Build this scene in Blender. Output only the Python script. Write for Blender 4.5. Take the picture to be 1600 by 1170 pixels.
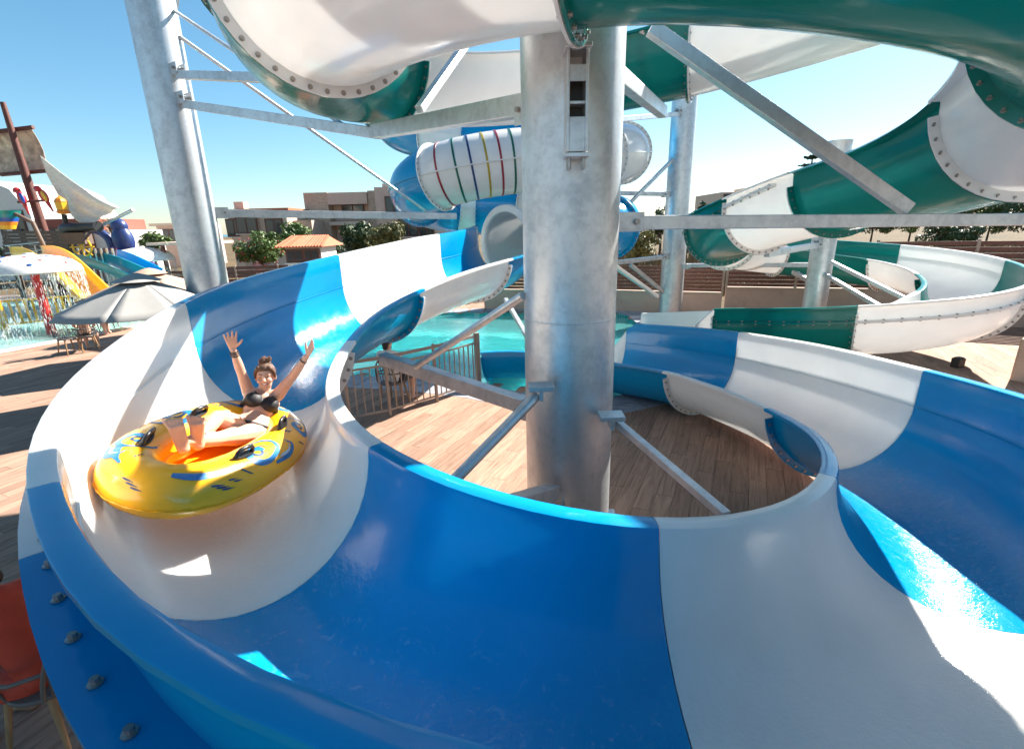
import bpy, bmesh, math, random
import numpy as np
from mathutils import Vector, Matrix
random.seed(7); np.random.seed(7)
for o in list(bpy.data.objects): bpy.data.objects.remove(o)
scene = bpy.context.scene
COL = scene.collection
PI = math.pi
R = math.radians

# ---------------------------------------------------------------- camera (wide lens, pitched down, slight roll)
FPX, PCX, PCY, CAMH = 762.0, 800.0, 585.0, 3.1
_up = np.array([-63.0, 2525.0, -762.0]); _up /= np.linalg.norm(_up)
_fw = np.array([0, 0, 1.0]) - _up[2]*_up; _fw /= np.linalg.norm(_fw)
_rt = np.cross(_fw, _up)
if _rt[0] < 0: _rt = -_rt
CM = np.stack([_rt, _fw, _up])            # world = CM @ (right, up, forward)
CAM = np.array([0, 0, CAMH])
cd = bpy.data.cameras.new('camera'); cam = bpy.data.objects.new('camera', cd); COL.objects.link(cam)
cd.sensor_fit = 'HORIZONTAL'; cd.sensor_width = 36.0; cd.lens = FPX/1600*36.0
cd.clip_start = 0.05; cd.clip_end = 6000
m4 = Matrix.Identity(4)
for r_ in range(3):
    m4[r_][0] = CM[r_][0]; m4[r_][1] = CM[r_][1]; m4[r_][2] = -CM[r_][2]; m4[r_][3] = CAM[r_]
cam.matrix_world = m4
scene.camera = cam

# ---------------------------------------------------------------- light
SUN_EL, SUN_AZ = R(38), R(41)             # azimuth measured from +X towards +Y
sdir = Vector((math.cos(SUN_EL)*math.cos(SUN_AZ), math.cos(SUN_EL)*math.sin(SUN_AZ), math.sin(SUN_EL)))
w = bpy.data.worlds.new('World'); scene.world = w; w.use_nodes = True
nt = w.node_tree; bg = nt.nodes['Background']
sky = nt.nodes.new('ShaderNodeTexSky'); sky.sky_type = 'NISHITA'; sky.sun_disc = False
sky.sun_elevation = SUN_EL; sky.sun_rotation = PI/2 - SUN_AZ
sky.air_density = 1.0; sky.dust_density = 0.35; sky.ozone_density = 4.0; sky.altitude = 0
hs = nt.nodes.new('ShaderNodeHueSaturation'); hs.inputs['Hue'].default_value = .482; hs.inputs['Saturation'].default_value = 1.12
nt.links.new(sky.outputs[0], hs.inputs['Color'])
nt.links.new(hs.outputs[0], bg.inputs[0]); bg.inputs[1].default_value = 0.05
sl = bpy.data.lights.new('sun', 'SUN'); sl.energy = 4.7; sl.angle = R(0.53); sl.color = (1.0, 0.95, 0.87)
so = bpy.data.objects.new('sun', sl); COL.objects.link(so); so.location = (20, 20, 40)
so.rotation_euler = sdir.to_track_quat('Z', 'Y').to_euler()
vs = scene.view_settings; vs.view_transform = 'Standard'; vs.look = 'None'; vs.exposure = 1.9; vs.gamma = 1.0
vs.use_curve_mapping = False
scene.render.engine = 'CYCLES'
scene.cycles.max_bounces = 10; scene.cycles.diffuse_bounces = 8; scene.cycles.glossy_bounces = 4
scene.cycles.transparent_max_bounces = 12

# ---------------------------------------------------------------- photo pixel -> world point
def proj(p):
    c = (np.asarray(p, float)-CAM) @ CM
    return np.stack([PCX+FPX*c[..., 0]/c[..., 2], PCY-FPX*c[..., 1]/c[..., 2], c[..., 2]], -1)
def ray(x, y): return CM @ np.array([(x-PCX)/FPX, -(y-PCY)/FPX, 1.0])
def uh(x, y, h):                          # where a pixel's ray meets height h
    d = ray(x, y); return CAM + d*((h-CAMH)/d[2])
def uz(x, y, z): return CAM + ray(x, y)*z # a pixel at a distance along the view axis
def uy(x, y, D):                          # a pixel at a horizontal depth D
    d = ray(x, y); return CAM + d*(D/d[1])

# ---------------------------------------------------------------- materials
MATS = {}
def _nodes(name):
    m = bpy.data.materials.new(name); m.use_nodes = True
    t = m.node_tree; b = t.nodes['Principled BSDF']; MATS[name] = m
    return m, t, b
def _n(t, ty, **kw):
    n = t.nodes.new(ty)
    for k, v in kw.items():
        if isinstance(k, str) and hasattr(n, k): setattr(n, k, v)
    return n
def noise(t, scale, detail=4, rough=.55, coord='Object', stretch=None, dist=0.0):
    tc = t.nodes.new('ShaderNodeTexCoord'); mp = t.nodes.new('ShaderNodeMapping')
    if stretch: mp.inputs['Scale'].default_value = stretch
    t.links.new(tc.outputs[coord], mp.inputs[0])
    n = t.nodes.new('ShaderNodeTexNoise'); n.inputs['Scale'].default_value = scale
    n.inputs['Detail'].default_value = detail; n.inputs['Roughness'].default_value = rough
    n.inputs['Distortion'].default_value = dist
    t.links.new(mp.outputs[0], n.inputs['Vector']); return n
def ramp(t, src, stops):
    r = t.nodes.new('ShaderNodeValToRGB'); e = r.color_ramp.elements
    while len(e) > 1: e.remove(e[-1])
    for i, (p, c) in enumerate(stops):
        el = e[0] if i == 0 else e.new(p)
        el.position = p; el.color = (*c, 1) if len(c) == 3 else c
    t.links.new(src, r.inputs[0]); return r
def g(v): return (v, v, v)
def maprange(t, src, a, b, c, d):
    n = t.nodes.new('ShaderNodeMapRange')
    for i, v in enumerate((a, b, c, d)): n.inputs[i+1].default_value = v
    t.links.new(src, n.inputs[0]); return n
def bump(t, b, src, strength, dist=.01):
    n = t.nodes.new('ShaderNodeBump'); n.inputs['Strength'].default_value = strength
    n.inputs['Distance'].default_value = dist
    t.links.new(src, n.inputs['Height']); t.links.new(n.outputs[0], b.inputs['Normal']); return n
def mat(name, col, rough=.5, metal=0.0, var=.12, scale=6, bmp=0.0, bscale=40, coat=0.0, spec=.5, stretch=None, dirt=None):
    m, t, b = _nodes(name)
    n = noise(t, scale, stretch=stretch)
    lo = tuple(c*(1-var) for c in col); hi = tuple(min(1, c*(1+var)) for c in col)
    rp = ramp(t, n.outputs['Fac'], [(.3, lo), (.7, hi)])
    out = rp.outputs[0]
    if dirt:
        dn = noise(t, dirt[1], 6, .65)
        mk = ramp(t, dn.outputs['Fac'], [(dirt[2], g(0)), (dirt[3], g(1))])
        mx = t.nodes.new('ShaderNodeMix'); mx.data_type = 'RGBA'
        t.links.new(mk.outputs[0], mx.inputs[0]); t.links.new(out, mx.inputs[6]); mx.inputs[7].default_value = (*dirt[0], 1)
        out = mx.outputs[2]
    t.links.new(out, b.inputs['Base Color'])
    b.inputs['Roughness'].default_value = rough; b.inputs['Metallic'].default_value = metal
    b.inputs['Specular IOR Level'].default_value = spec
    if coat: b.inputs['Coat Weight'].default_value = coat; b.inputs['Coat Roughness'].default_value = .05
    if bmp:
        bn = noise(t, bscale, 5, .6, stretch=stretch); bump(t, b, bn.outputs['Fac'], bmp)
    return m

def fibreglass(name, col, rough=.16, glow=.15):
    """glossy gel-coat; the vertex attribute 'wet' marks the channel floor where a thin film of water runs"""
    m, t, b = _nodes(name)
    at = t.nodes.new('ShaderNodeAttribute'); at.attribute_name = 'wet'
    n = noise(t, 2.2, 5, .6)
    rp = ramp(t, n.outputs['Fac'], [(.25, tuple(c*.93 for c in col)), (.75, tuple(min(1, c*1.04) for c in col))])
    # faint scuffs along the surface
    sc = noise(t, 5, 8, .7, stretch=(1, 1, .3), dist=.6)
    mk = ramp(t, sc.outputs['Fac'], [(.64, g(0)), (.80, g(.05))])
    mx = t.nodes.new('ShaderNodeMix'); mx.data_type = 'RGBA'
    t.links.new(mk.outputs[0], mx.inputs[0]); t.links.new(rp.outputs[0], mx.inputs[6]); mx.inputs[7].default_value = (.5, .55, .55, 1)
    # thin streaks of aerated water drawn out along the wet floor
    fo = noise(t, 7, 9, .72, dist=2.2); fm = ramp(t, fo.outputs['Fac'], [(.56, g(0)), (.72, g(.30))])
    fw = t.nodes.new('ShaderNodeMath'); fw.operation = 'MULTIPLY'; t.links.new(fm.outputs[0], fw.inputs[0]); t.links.new(at.outputs['Fac'], fw.inputs[1])
    mx2 = t.nodes.new('ShaderNodeMix'); mx2.data_type = 'RGBA'
    t.links.new(fw.outputs[0], mx2.inputs[0]); t.links.new(mx.outputs[2], mx2.inputs[6]); mx2.inputs[7].default_value = (.62, .72, .76, 1)
    t.links.new(mx2.outputs[2], b.inputs['Base Color'])
    rn = noise(t, 9, 5, .6)
    mr = maprange(t, rn.outputs['Fac'], .3, .7, rough*.7, rough*1.5); t.links.new(mr.outputs[0], b.inputs['Roughness'])
    b.inputs['Coat Weight'].default_value = .10; b.inputs['Coat Roughness'].default_value = .05; b.inputs['Specular IOR Level'].default_value = .38
    # rippling film on the floor + very faint orange-peel elsewhere
    wn = noise(t, 55, 3, .6); wn2 = noise(t, 14, 3, .6)
    ad = t.nodes.new('ShaderNodeMath'); ad.operation = 'ADD'
    t.links.new(wn.outputs['Fac'], ad.inputs[0]); t.links.new(wn2.outputs['Fac'], ad.inputs[1])
    peel = noise(t, 3.5, 3, .5)
    bp0 = t.nodes.new('ShaderNodeBump'); bp0.inputs['Strength'].default_value = .10; bp0.inputs['Distance'].default_value = .05
    t.links.new(peel.outputs['Fac'], bp0.inputs['Height'])
    bp = t.nodes.new('ShaderNodeBump'); bp.inputs['Distance'].default_value = .008
    t.links.new(ad.outputs[0], bp.inputs['Height']); t.links.new(bp0.outputs[0], bp.inputs['Normal'])
    mul = t.nodes.new('ShaderNodeMath'); mul.operation = 'MULTIPLY'; mul.inputs[1].default_value = .5
    t.links.new(at.outputs['Fac'], mul.inputs[0]); t.links.new(mul.outputs[0], bp.inputs['Strength'])
    t.links.new(bp.outputs[0], b.inputs['Normal'])
    t.links.new(bp.outputs[0], b.inputs['Coat Normal'])
    # thin laminate: some light passes through
    tr = t.nodes.new('ShaderNodeBsdfTranslucent'); ms = t.nodes.new('ShaderNodeMixShader'); ms.inputs[0].default_value = glow
    tr.inputs['Color'].default_value = (*[min(1, c*1.25+.02) for c in col], 1)
    t.links.new(b.outputs[0], ms.inputs[1]); t.links.new(tr.outputs[0], ms.inputs[2])
    t.links.new(ms.outputs[0], t.nodes['Material Output'].inputs['Surface'])
    return m
fibreglass('gel_white', (.84, .825, .795), glow=.24)
fibreglass('gel_blue', (.0, .265, .54), glow=.10)
fibreglass('gel_green', (.004, .20, .175), glow=.22)
def galvanised(name, base=.55, rough=.38):
    m, t, b = _nodes(name)
    v = t.nodes.new('ShaderNodeTexVoronoi'); v.inputs['Scale'].default_value = 26
    tc = t.nodes.new('ShaderNodeTexCoord'); t.links.new(tc.outputs['Object'], v.inputs['Vector'])
    n = noise(t, 2.2, 8, .7, stretch=(1, 1, .45), dist=.4)
    n2 = noise(t, 7, 8, .7)
    a = t.nodes.new('ShaderNodeMath'); a.operation = 'ADD'
    t.links.new(n.outputs['Fac'], a.inputs[0]); t.links.new(n2.outputs['Fac'], a.inputs[1])
    a2 = t.nodes.new('ShaderNodeMath'); a2.operation = 'MULTIPLY_ADD'; a2.inputs[1].default_value = .12
    sx = t.nodes.new('ShaderNodeSeparateColor'); t.links.new(v.outputs['Color'], sx.inputs[0])
    t.links.new(sx.outputs[0], a2.inputs[0]); t.links.new(a.outputs[0], a2.inputs[2])
    rp = ramp(t, a2.outputs[0], [(.55, (base*.76, base*.78, base*.80)), (.95, (base, base*1.01, base*1.02)), (1.0, (base*1.05, base*1.07, base*1.08))])
    mr0 = maprange(t, a2.outputs[0], .75, 1.4, 0, 1)
    t.links.new(mr0.outputs[0], rp.inputs[0])
    e = rp.color_ramp.elements; e[0].position = .15; e[1].position = .6; e[2].position = .95
    # rust-brown drips and dark handling marks
    dr = noise(t, 3.0, 9, .75, stretch=(2.2, 2.2, .35), dist=1.2); mk = ramp(t, dr.outputs['Fac'], [(.60, g(0)), (.76, g(.38))])
    mx = t.nodes.new('ShaderNodeMix'); mx.data_type = 'RGBA'; t.links.new(mk.outputs[0], mx.inputs[0]); t.links.new(rp.outputs[0], mx.inputs[6]); mx.inputs[7].default_value = (base*.52, base*.49, base*.45, 1)
    t.links.new(mx.outputs[2], b.inputs['Base Color'])
    b.inputs['Metallic'].default_value = .72
    mr = maprange(t, a2.outputs[0], .7, 1.4, rough+.06, rough-.08); t.links.new(mr.outputs[0], b.inputs['Roughness'])
    bump(t, b, a2.outputs[0], .03, .01)
    return m
galvanised('galvanised', .60, .43)
galvanised('galvanised_beam', .60, .42)
mat('bolt_steel', (.33, .31, .29), .4, .8, .2, 30)
mat('dark_steel', (.05, .05, .05), .5, .4)

# ---------------------------------------------------------------- mesh helpers
class MB:
    def __init__(s): s.v = []; s.f = []
    def add(s, vs, fs):
        k = len(s.v); s.v += [tuple(map(float, p)) for p in vs]; s.f += [tuple(i+k for i in f) for f in fs]; return s
    def box(s, c, d, rz=0.0, rot=None):
        hx, hy, hz = d[0]/2, d[1]/2, d[2]/2
        P = [Vector((x, y, z)) for z in (-hz, hz) for x, y in ((-hx, -hy), (hx, -hy), (hx, hy), (-hx, hy))]
        Mx = rot if rot is not None else Matrix.Rotation(rz, 3, 'Z')
        return s.add([Mx @ p + Vector(c) for p in P], [(3, 2, 1, 0), (4, 5, 6, 7), (0, 1, 5, 4), (1, 2, 6, 5), (2, 3, 7, 6), (3, 0, 4, 7)])
    def beam(s, a, b, w, h, up=(0, 0, 1)):
        a = Vector(a); b = Vector(b); d = (b-a); L = d.length; d.normalize()
        u = Vector(up); sd = d.cross(u)
        if sd.length < 1e-4: sd = d.cross(Vector((1, 0, 0)))
        sd.normalize(); u = sd.cross(d)
        return s.box((a+b)/2, (w, L, h), rot=Matrix((sd, d, u)).transposed())
    def tube(s, pts, rad, n=8, cap=True, closed=False):
        pts = [Vector(p) for p in pts]; rr = rad if hasattr(rad, '__len__') else [rad]*len(pts)
        k0 = len(s.v); m = len(pts); prev = None
        for i, p in enumerate(pts):
            if closed: d = pts[(i+1) % m]-pts[i-1]
            else: d = pts[min(i+1, m-1)]-pts[max(i-1, 0)]
            d.normalize()
            if prev is None:
                x = d.orthogonal().normalized()
            else:
                x = (prev - d*prev.dot(d)).normalized()
            prev = x; y = d.cross(x)
            s.v += [tuple(p + (x*math.cos(2*PI*j/n)+y*math.sin(2*PI*j/n))*rr[i]) for j in range(n)]
        for i in range(m if closed else m-1):
            a = k0+i*n; b = k0+((i+1) % m)*n
            s.f += [(a+j, a+(j+1) % n, b+(j+1) % n, b+j) for j in range(n)]
        if cap and not closed:
            s.f.append(tuple(k0+j for j in reversed(range(n)))); s.f.append(tuple(k0+(m-1)*n+j for j in range(n)))
        return s
    def cyl(s, a, b, r, n=12, r2=None): return s.tube([a, b], [r, r if r2 is None else r2], n)
    def lathe(s, prof, c=(0, 0, 0), n=24, sx=1, sy=1):
        k0 = len(s.v); c = Vector(c)
        for (r, z) in prof:
            s.v += [(c.x+r*sx*math.cos(2*PI*j/n), c.y+r*sy*math.sin(2*PI*j/n), c.z+z) for j in range(n)]
        for i in range(len(prof)-1):
            a = k0+i*n; b = a+n
            s.f += [(a+j, a+(j+1) % n, b+(j+1) % n, b+j) for j in range(n)]
        return s
    def ball(s, c, r, n=12, m=8, scl=(1, 1, 1)):
        return s.lathe([(r*math.sin(PI*i/m)+1e-4, 0) for i in range(m+1)], (0, 0, 0), n) and s._fixball(c, r, n, m, scl)
    def _fixball(s, c, r, n, m, scl):
        k0 = len(s.v)-(m+1)*n
        for i in range(m+1):
            for j in range(n):
                x, y, _ = s.v[k0+i*n+j]
                s.v[k0+i*n+j] = (c[0]+x*scl[0], c[1]+y*scl[1], c[2]-r*math.cos(PI*i/m)*scl[2])
        return s
    def grid(s, P, closed_u=False):      # P[i][j]
        k0 = len(s.v); m = len(P); n = len(P[0])
        for row in P: s.v += [tuple(map(float, p)) for p in row]
        for i in range(m-1):
            for j in range(n if closed_u else n-1):
                s.f.append((k0+i*n+j, k0+i*n+(j+1) % n, k0+(i+1)*n+(j+1) % n, k0+(i+1)*n+j))
        return s
    def prism(s, poly, z0, z1):
        n = len(poly)
        return s.add([(x, y, z0) for x, y in poly]+[(x, y, z1) for x, y in poly],
                     [tuple(reversed(range(n))), tuple(range(n, 2*n))]+[(i, (i+1) % n, n+(i+1) % n, n+i) for i in range(n)])
    def mesh(s, name, smooth=None):
        me = bpy.data.meshes.new(name); me.from_pydata(s.v, [], s.f); me.update()
        if smooth:
            me.polygons.foreach_set('use_smooth', [True]*len(me.polygons)); me.set_sharp_from_angle(angle=R(smooth))
        return me
def obj(name, mb, material, parent=None, smooth=None, wet=None, bevel=0, loc=None):
    me = mb if isinstance(mb, bpy.types.Mesh) else mb.mesh(name, smooth)
    if material is not None and not me.materials: me.materials.append(MATS[material] if isinstance(material, str) else material)
    if wet is not None:
        a = me.attributes.new('wet', 'FLOAT', 'POINT'); a.data.foreach_set('value', np.asarray(wet, np.float32))
    o = bpy.data.objects.new(name, me); COL.objects.link(o)
    if parent is not None:
        o.parent = parent
        b = parent
        if loc is None: o.location = -world_loc(parent)
        else: o.location = loc
    elif loc is not None: o.location = loc
    if bevel:
        bv = o.modifiers.new('bevel', 'BEVEL'); bv.width = bevel; bv.segments = 2; bv.limit_method = 'ANGLE'; bv.angle_limit = R(40)
    return o
def world_loc(o):
    p = Vector((0, 0, 0))
    while o is not None: p += o.location; o = o.parent
    return p
def tag(o, label=None, cat=None, group=None, kind=None):
    if label: o['label'] = label
    if cat: o['category'] = cat
    if group: o['group'] = group
    if kind: o['kind'] = kind
    return o
def thing(name, loc, label, cat, group=None, rz=0.0):
    o = bpy.data.objects.new(name, None); COL.objects.link(o); o.location = loc; o.rotation_euler = (0, 0, rz)
    o.empty_display_size = .2
    return tag(o, label, cat, group)
def dup(o, parent=None):
    c = o.copy(); COL.objects.link(c); c.parent = parent
    for ch in list(o.children): dup(ch, c)
    return c
def smooth_path(P, n, lam):
    P = np.asarray(P, float)
    s = np.r_[0, np.cumsum(np.linalg.norm(np.diff(P[:, :3], axis=0), axis=1))]
    t = np.linspace(0, s[-1], n); A = np.zeros((len(s), n))
    for k, v in enumerate(s):
        j = min(int(v/t[1]), n-2); f = v/t[1]-j; A[k, j] = 1-f; A[k, j+1] = f
    D = np.diff(np.eye(n), 3, axis=0)/t[1]**2.5
    return np.linalg.solve(A.T@A+lam*D.T@D, A.T@P)
# ================================================================ the slides
LIP, TH = .115, .018
def prof(w, dep, eA, eB):
    """cross-section (u across, z from base rim) of an open trough: wall A, round floor, wall B"""
    P = []; W = []
    def put(u, z, k=0.0): P.append((u, z)); W.append(k)
    put(-LIP, eA-.035); put(-LIP, eA-.004); put(-LIP+.006, eA); put(-.03, eA); put(-.009, eA-.007); put(0, eA-.03)
    if eA > .08:
        put(0, eA*.5); put(0, .010); put(-.003, .007); put(-.003, -.003); put(0, -.006)
    n = 11
    for i in range(1, n+1):
        a = (PI/2)*i/n; z = -dep*math.sin(a)
        if z < eA-.04: put(w/2*(1-math.cos(a)), z, max(0, (math.sin(a)-.72)/.28))
    for i in range(1, n+1):
        a = (PI/2)*(1-i/n); z = -dep*math.sin(a)
        if z < eB-.04: put(w/2*(1+math.cos(a)), z, max(0, (math.sin(a)-.62)/.38))
    ue = P[-1][0] if eB < .02 else w
    if eB > .08:
        put(w, -.006); put(w+.003, -.003); put(w+.003, .007); put(w, .010); put(w, eB*.5)
    put(ue, eB-.03); put(ue+.009, eB-.007); put(ue+.03, eB); put(ue+LIP-.006, eB); put(ue+LIP, eB-.004); put(ue+LIP, eB-.035)
    return P, W
def offset(P, t):
    P = np.array(P); d = np.gradient(P, axis=0); n = np.stack([d[:, 1], -d[:, 0]], 1)
    ln = np.linalg.norm(n, axis=1)[:, None]; n = n/np.where(ln < 1e-9, 1, ln)
    # interior is on the +left side of travel (A -> floor -> B); exterior to the right/below
    return P - (-n)*t if False else P + n*t
BOLT_ME = None
def bolt_mesh():
    global BOLT_ME
    if BOLT_ME is None:
        b = MB()
        b.lathe([(.0005, -.042), (.0125, -.042), (.0125, -.027), (.021, -.026), (.021, -.022), (.009, -.022), (.009, .022), (.021, .022), (.021, .026), (.0125, .027), (.0125, .042), (.0005, .042)], n=8)
        BOLT_ME = b.mesh('bolt'); BOLT_ME.materials.append(MATS['bolt_steel'])
    return BOLT_ME
def put_bolt(parent, p, axis, scl=1.0):
    o = bpy.data.objects.new('bolt', bolt_mesh()); COL.objects.link(o); o.parent = parent
    o.location = Vector(p)-world_loc(parent); o.rotation_mode = 'QUATERNION'
    o.rotation_quaternion = Vector(axis).to_track_quat('Z', 'Y'); o.scale = (scl, scl, scl)
    return o
def bolt_ring(parent, pts, axis, scl=1.0):      # bolts too small to pick apart: one piece
    b = MB()
    for p in pts:
        a = Vector(axis)*(.042*scl)
        b.cyl(Vector(p)-a, Vector(p)+a, .02*scl, 6)
    o = obj('bolt_ring', b, 'bolt_steel', parent); o['kind'] = 'stuff'; return o
def build_trough(root, A, B, Z, eA, eB, joints, cols, dep, bolt_px=9.0, seam_w=.085):
    """A, B: rim edge lines (n,2); Z base rim height (n); eA, eB wall extensions; joints: station indices"""
    n = len(A); A = np.asarray(A, float); B = np.asarray(B, float)
    mid = (A+B)/2; T = np.gradient(np.c_[mid, Z], axis=0); T /= np.linalg.norm(T, axis=1)[:, None]
    secs = []
    for k in range(len(joints)-1):
        i0, i1 = joints[k], joints[k+1]
        ii = list(np.linspace(i0+.016, i1-.016, max(4, int(round((i1-i0)))+1)))
        mb = MB(); wet = []
        def station(x):
            j = min(int(x), n-2); f = x-j
            L = lambda q: q[j]*(1-f)+q[j+1]*f
            a, b = L(A), L(B); ac = b-a; wd = np.linalg.norm(ac); ac /= wd
            return a, ac, wd, L(Z), L(eA), L(eB), L(T), L(dep)
        IN = []; EX = []; FR = []
        for x in ii:
            a, ac, wd, z, xa, xb, tt, dp = station(x)
            P, W = prof(wd, dp, xa, xb); Q = offset(P, TH)
            IN.append([(a[0]+ac[0]*u, a[1]+ac[1]*u, z+v) for u, v in P])
            EX.append([(a[0]+ac[0]*u, a[1]+ac[1]*u, z+v) for u, v in Q]); wet.append(W)
            FR.append((a, ac, wd, z, xa, xb, tt, dp, P))
        m = min(len(r) for r in IN)
        if any(len(r) != m for r in IN):       # ragged where a wall tapers: resample
            def rs(row, m2):
                row = np.array(row); s = np.r_[0, np.cumsum(np.linalg.norm(np.diff(row, axis=0), axis=1))]
                q = np.linspace(0, s[-1], m2); return [tuple(np.interp(v, s, row[:, c]) for c in range(row.shape[1])) for v in q]
            IN = [rs(r, 40) for r in IN]; EX = [rs(r, 40) for r in EX]
            wet = [[c[0] for c in rs([(p_, 0) for p_ in np.interp(np.linspace(0, 1, 40), np.linspace(0, 1, len(wv)), wv)], 40)] for wv in wet]; m = 40
        k0 = 0
        for row in IN: mb.v += row
        for row in EX: mb.v += row
        NI = len(IN)*m; wl = [v for r in wet for v in r] + [0.0]*NI
        for i in range(len(IN)-1):
            for j in range(m-1):
                a0 = i*m+j
                mb.f.append((a0, a0+1, a0+m+1, a0+m)); mb.f.append((NI+a0+m, NI+a0+m+1, NI+a0+1, NI+a0))
            mb.f.append((i*m, i*m+m, NI+i*m+m, NI+i*m)); e = i*m+m-1
            mb.f.append((e+m, e, NI+e, NI+e+m))
        for i, fl in ((0, 1), (len(IN)-1, 0)):
            for j in range(m-1):
                a0 = i*m+j; q = (a0, a0+1, NI+a0+1, NI+a0)
                mb.f.append(q if not fl else tuple(reversed(q)))
        # exterior joint flanges
        ends = []
        for i, sg in ((0, 1), (len(IN)-1, -1)):
            a, ac, wd, z, xa, xb, tt, dp, P = FR[i]
            keep = [q for q in range(len(P)) if (P[q][1] < (xa if P[q][0] < wd/2 else xb)-.05) and -.02 < P[q][0] < wd+.02 and not (abs(P[q][1]) < .016)]
            P = [P[q] for q in keep]; keep = range(len(P))
            Q1 = offset(P, TH*.5); Q2 = offset(P, TH+.085)
            t3 = tt*.022*sg; t2 = tt*.001*sg
            rows = []
            for q in keep:
                e1 = np.array((a[0]+ac[0]*Q1[q][0], a[1]+ac[1]*Q1[q][0], z+Q1[q][1])); e2 = np.array((a[0]+ac[0]*Q2[q][0], a[1]+ac[1]*Q2[q][0], z+Q2[q][1]))
                rows.append([e1+t2, e2+t2, e2+t3, e1+t3])
            kb = len(mb.v); mb.grid(rows, closed_u=True); wl += [0.0]*(len(mb.v)-kb)
            mb.f.append((kb, kb+1, kb+2, kb+3)); e = len(mb.v)-4; mb.f.append((e+3, e+2, e+1, e))
            # bolt line
            Qm = offset(P, TH+.048)
            line = np.array([(a[0]+ac[0]*Qm[q][0], a[1]+ac[1]*Qm[q][0], z+Qm[q][1]) for q in keep])
            ends.append((line, tt, sg))
        # longitudinal flange under the wall extension
        lf = []
        for side in ('A', 'B'):
            strip = []
            for (a, ac, wd, z, xa, xb, tt, dp, P) in FR:
                ex = xa if side == 'A' else xb
                if ex > .1:
                    u0, u1 = ((-TH*.6, -TH-seam_w) if side == 'A' else (wd+TH*.6, wd+TH+seam_w))
                    f = lambda u, v: (a[0]+ac[0]*u, a[1]+ac[1]*u, z+v)
                    strip.append([f(u0, -.022), f(u1, -.022), f(u1, .022), f(u0, .022)])
            if len(strip) > 2:
                kb = len(mb.v); mb.grid(strip, closed_u=True); wl += [0.0]*(len(mb.v)-kb)
                mb.f.append((kb, kb+1, kb+2, kb+3)); e = len(mb.v)-4; mb.f.append((e+3, e+2, e+1, e))
                lf.append(np.array([(np.array(r[0])*.45+np.array(r[1])*.55+np.array(r[2])*.55+np.array(r[3])*.45)/2 for r in strip]))
        sec = obj('slide_section', mb, cols[k], root, smooth=38, wet=wl)
        secs.append(sec)
        # bolts
        def along(line, step, off=.5):
            s = np.r_[0, np.cumsum(np.linalg.norm(np.diff(line, axis=0), axis=1))]
            return [np.array([np.interp(v, s, line[:, c]) for c in range(3)]) for v in np.arange(step*off, s[-1], step)]
        for (line, tt, sg) in ends[:1] if k else ends:
            pts = [p-tt*.0*sg for p in along(line, .13)]
            px = FPX*.042/max(.5, np.median([proj(p)[2] for p in pts]))
            if px > bolt_px*.42:
                for p in pts: put_bolt(sec, p, tt)
            else: bolt_ring(sec, pts, tt)
        for ln in lf:
            pts = along(ln, .27)
            px = FPX*.042/max(.5, np.median([proj(p)[2] for p in pts]))
            if px > bolt_px*.42:
                for p in pts: put_bolt(sec, p, (0, 0, 1), 1.15)
            else: bolt_ring(sec, pts, (0, 0, 1))
    return secs

# ---- the blue and white raft slide: rims read off the photograph, heights fitted so that the channel keeps its width
inn = [(817.7,397,2.56),(778,408,2.5),(725.6,423,2.42),(654,451,2.26),(594,481.5,2.12),(545,526.6,2.0),(515,568,1.92),(507.5,594,1.87),(513,628,1.83),(526,658,1.8),(549,681,1.78),(579,699.5,1.76),(624,726,1.73),(688,756,1.7),(763,782,1.67),(838,800,1.64),(913,812,1.62),(1032,829,1.58),(1094,826,1.55),(1155,817,1.52),(1217,809,1.48),(1278.5,781.5,1.43),(1307.7,747.7,1.38),(1313,726,1.35),(1306,706,1.31),(1287.7,683,1.26),(1263,661.5,1.2),(1232,646,1.15),(1211,641.5,1.12),(1155,612,1.02),(1094,595,.95),(1046,578,.88),(1001,571,.83),(955,565,.8),(801,547,.72),(752,549,.70)]
IQ = smooth_path([uh(*p) for p in inn], 120, .004)
Tq = np.gradient(IQ[:, :2], axis=0); Tq /= np.linalg.norm(Tq, axis=1)[:, None]
Nq = np.stack([Tq[:, 1], -Tq[:, 0]], 1)*-1 if False else np.stack([Tq[:, 1], -Tq[:, 0]], 1)
out_ix = [0, 9, 18, 27, 33, 36, 39, 42, 45, 47, 50, 53, 55, 57, 60, 63, 66, 69, 72, 75, 78, 84, 90, 96, 102, 105.5]
out_h = [3.04, 2.96, 2.80, 2.58, 2.47, 2.38, 2.26, 2.16, 2.10, 2.08, 2.09, 2.11, 2.12, 2.11, 2.07, 1.98, 1.90, 1.82, 1.74, 1.67, 1.59, 1.48, 1.41, 1.31, 1.20, 1.17]
ow = {39: uh(150,555,2.26), 42: uh(97,603,2.16), 45: uh(45,680,2.10), 47: uh(39,738,2.08), 50: uh(60,832,2.09), 53: uh(150,966,2.11), 55: uh(270,1054,2.13), 57: (.12, .50), 59: (.85, .46)}
OB = []
for i in range(120): OB.append(IQ[i, :2]+Nq[i]*1.65)
OB = np.array(OB)
ctl = [(i, OB[i]) for i in range(0, 37, 3)] + [(i, ow[i][:2]) for i in sorted(ow)] + [(i, OB[i]) for i in range(63, 120, 3)]
ks = np.array([c[0] for c in ctl]); kp = np.array([c[1] for c in ctl])
OBs = np.stack([np.interp(np.arange(120), ks, kp[:, 0]), np.interp(np.arange(120), ks, kp[:, 1])], 1)
def sm(v, lam=6.0):
    v = np.asarray(v, float); n = len(v); D = np.diff(np.eye(n), 2, axis=0)
    return np.linalg.solve(np.eye(n)+lam*D.T@D, v)
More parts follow.
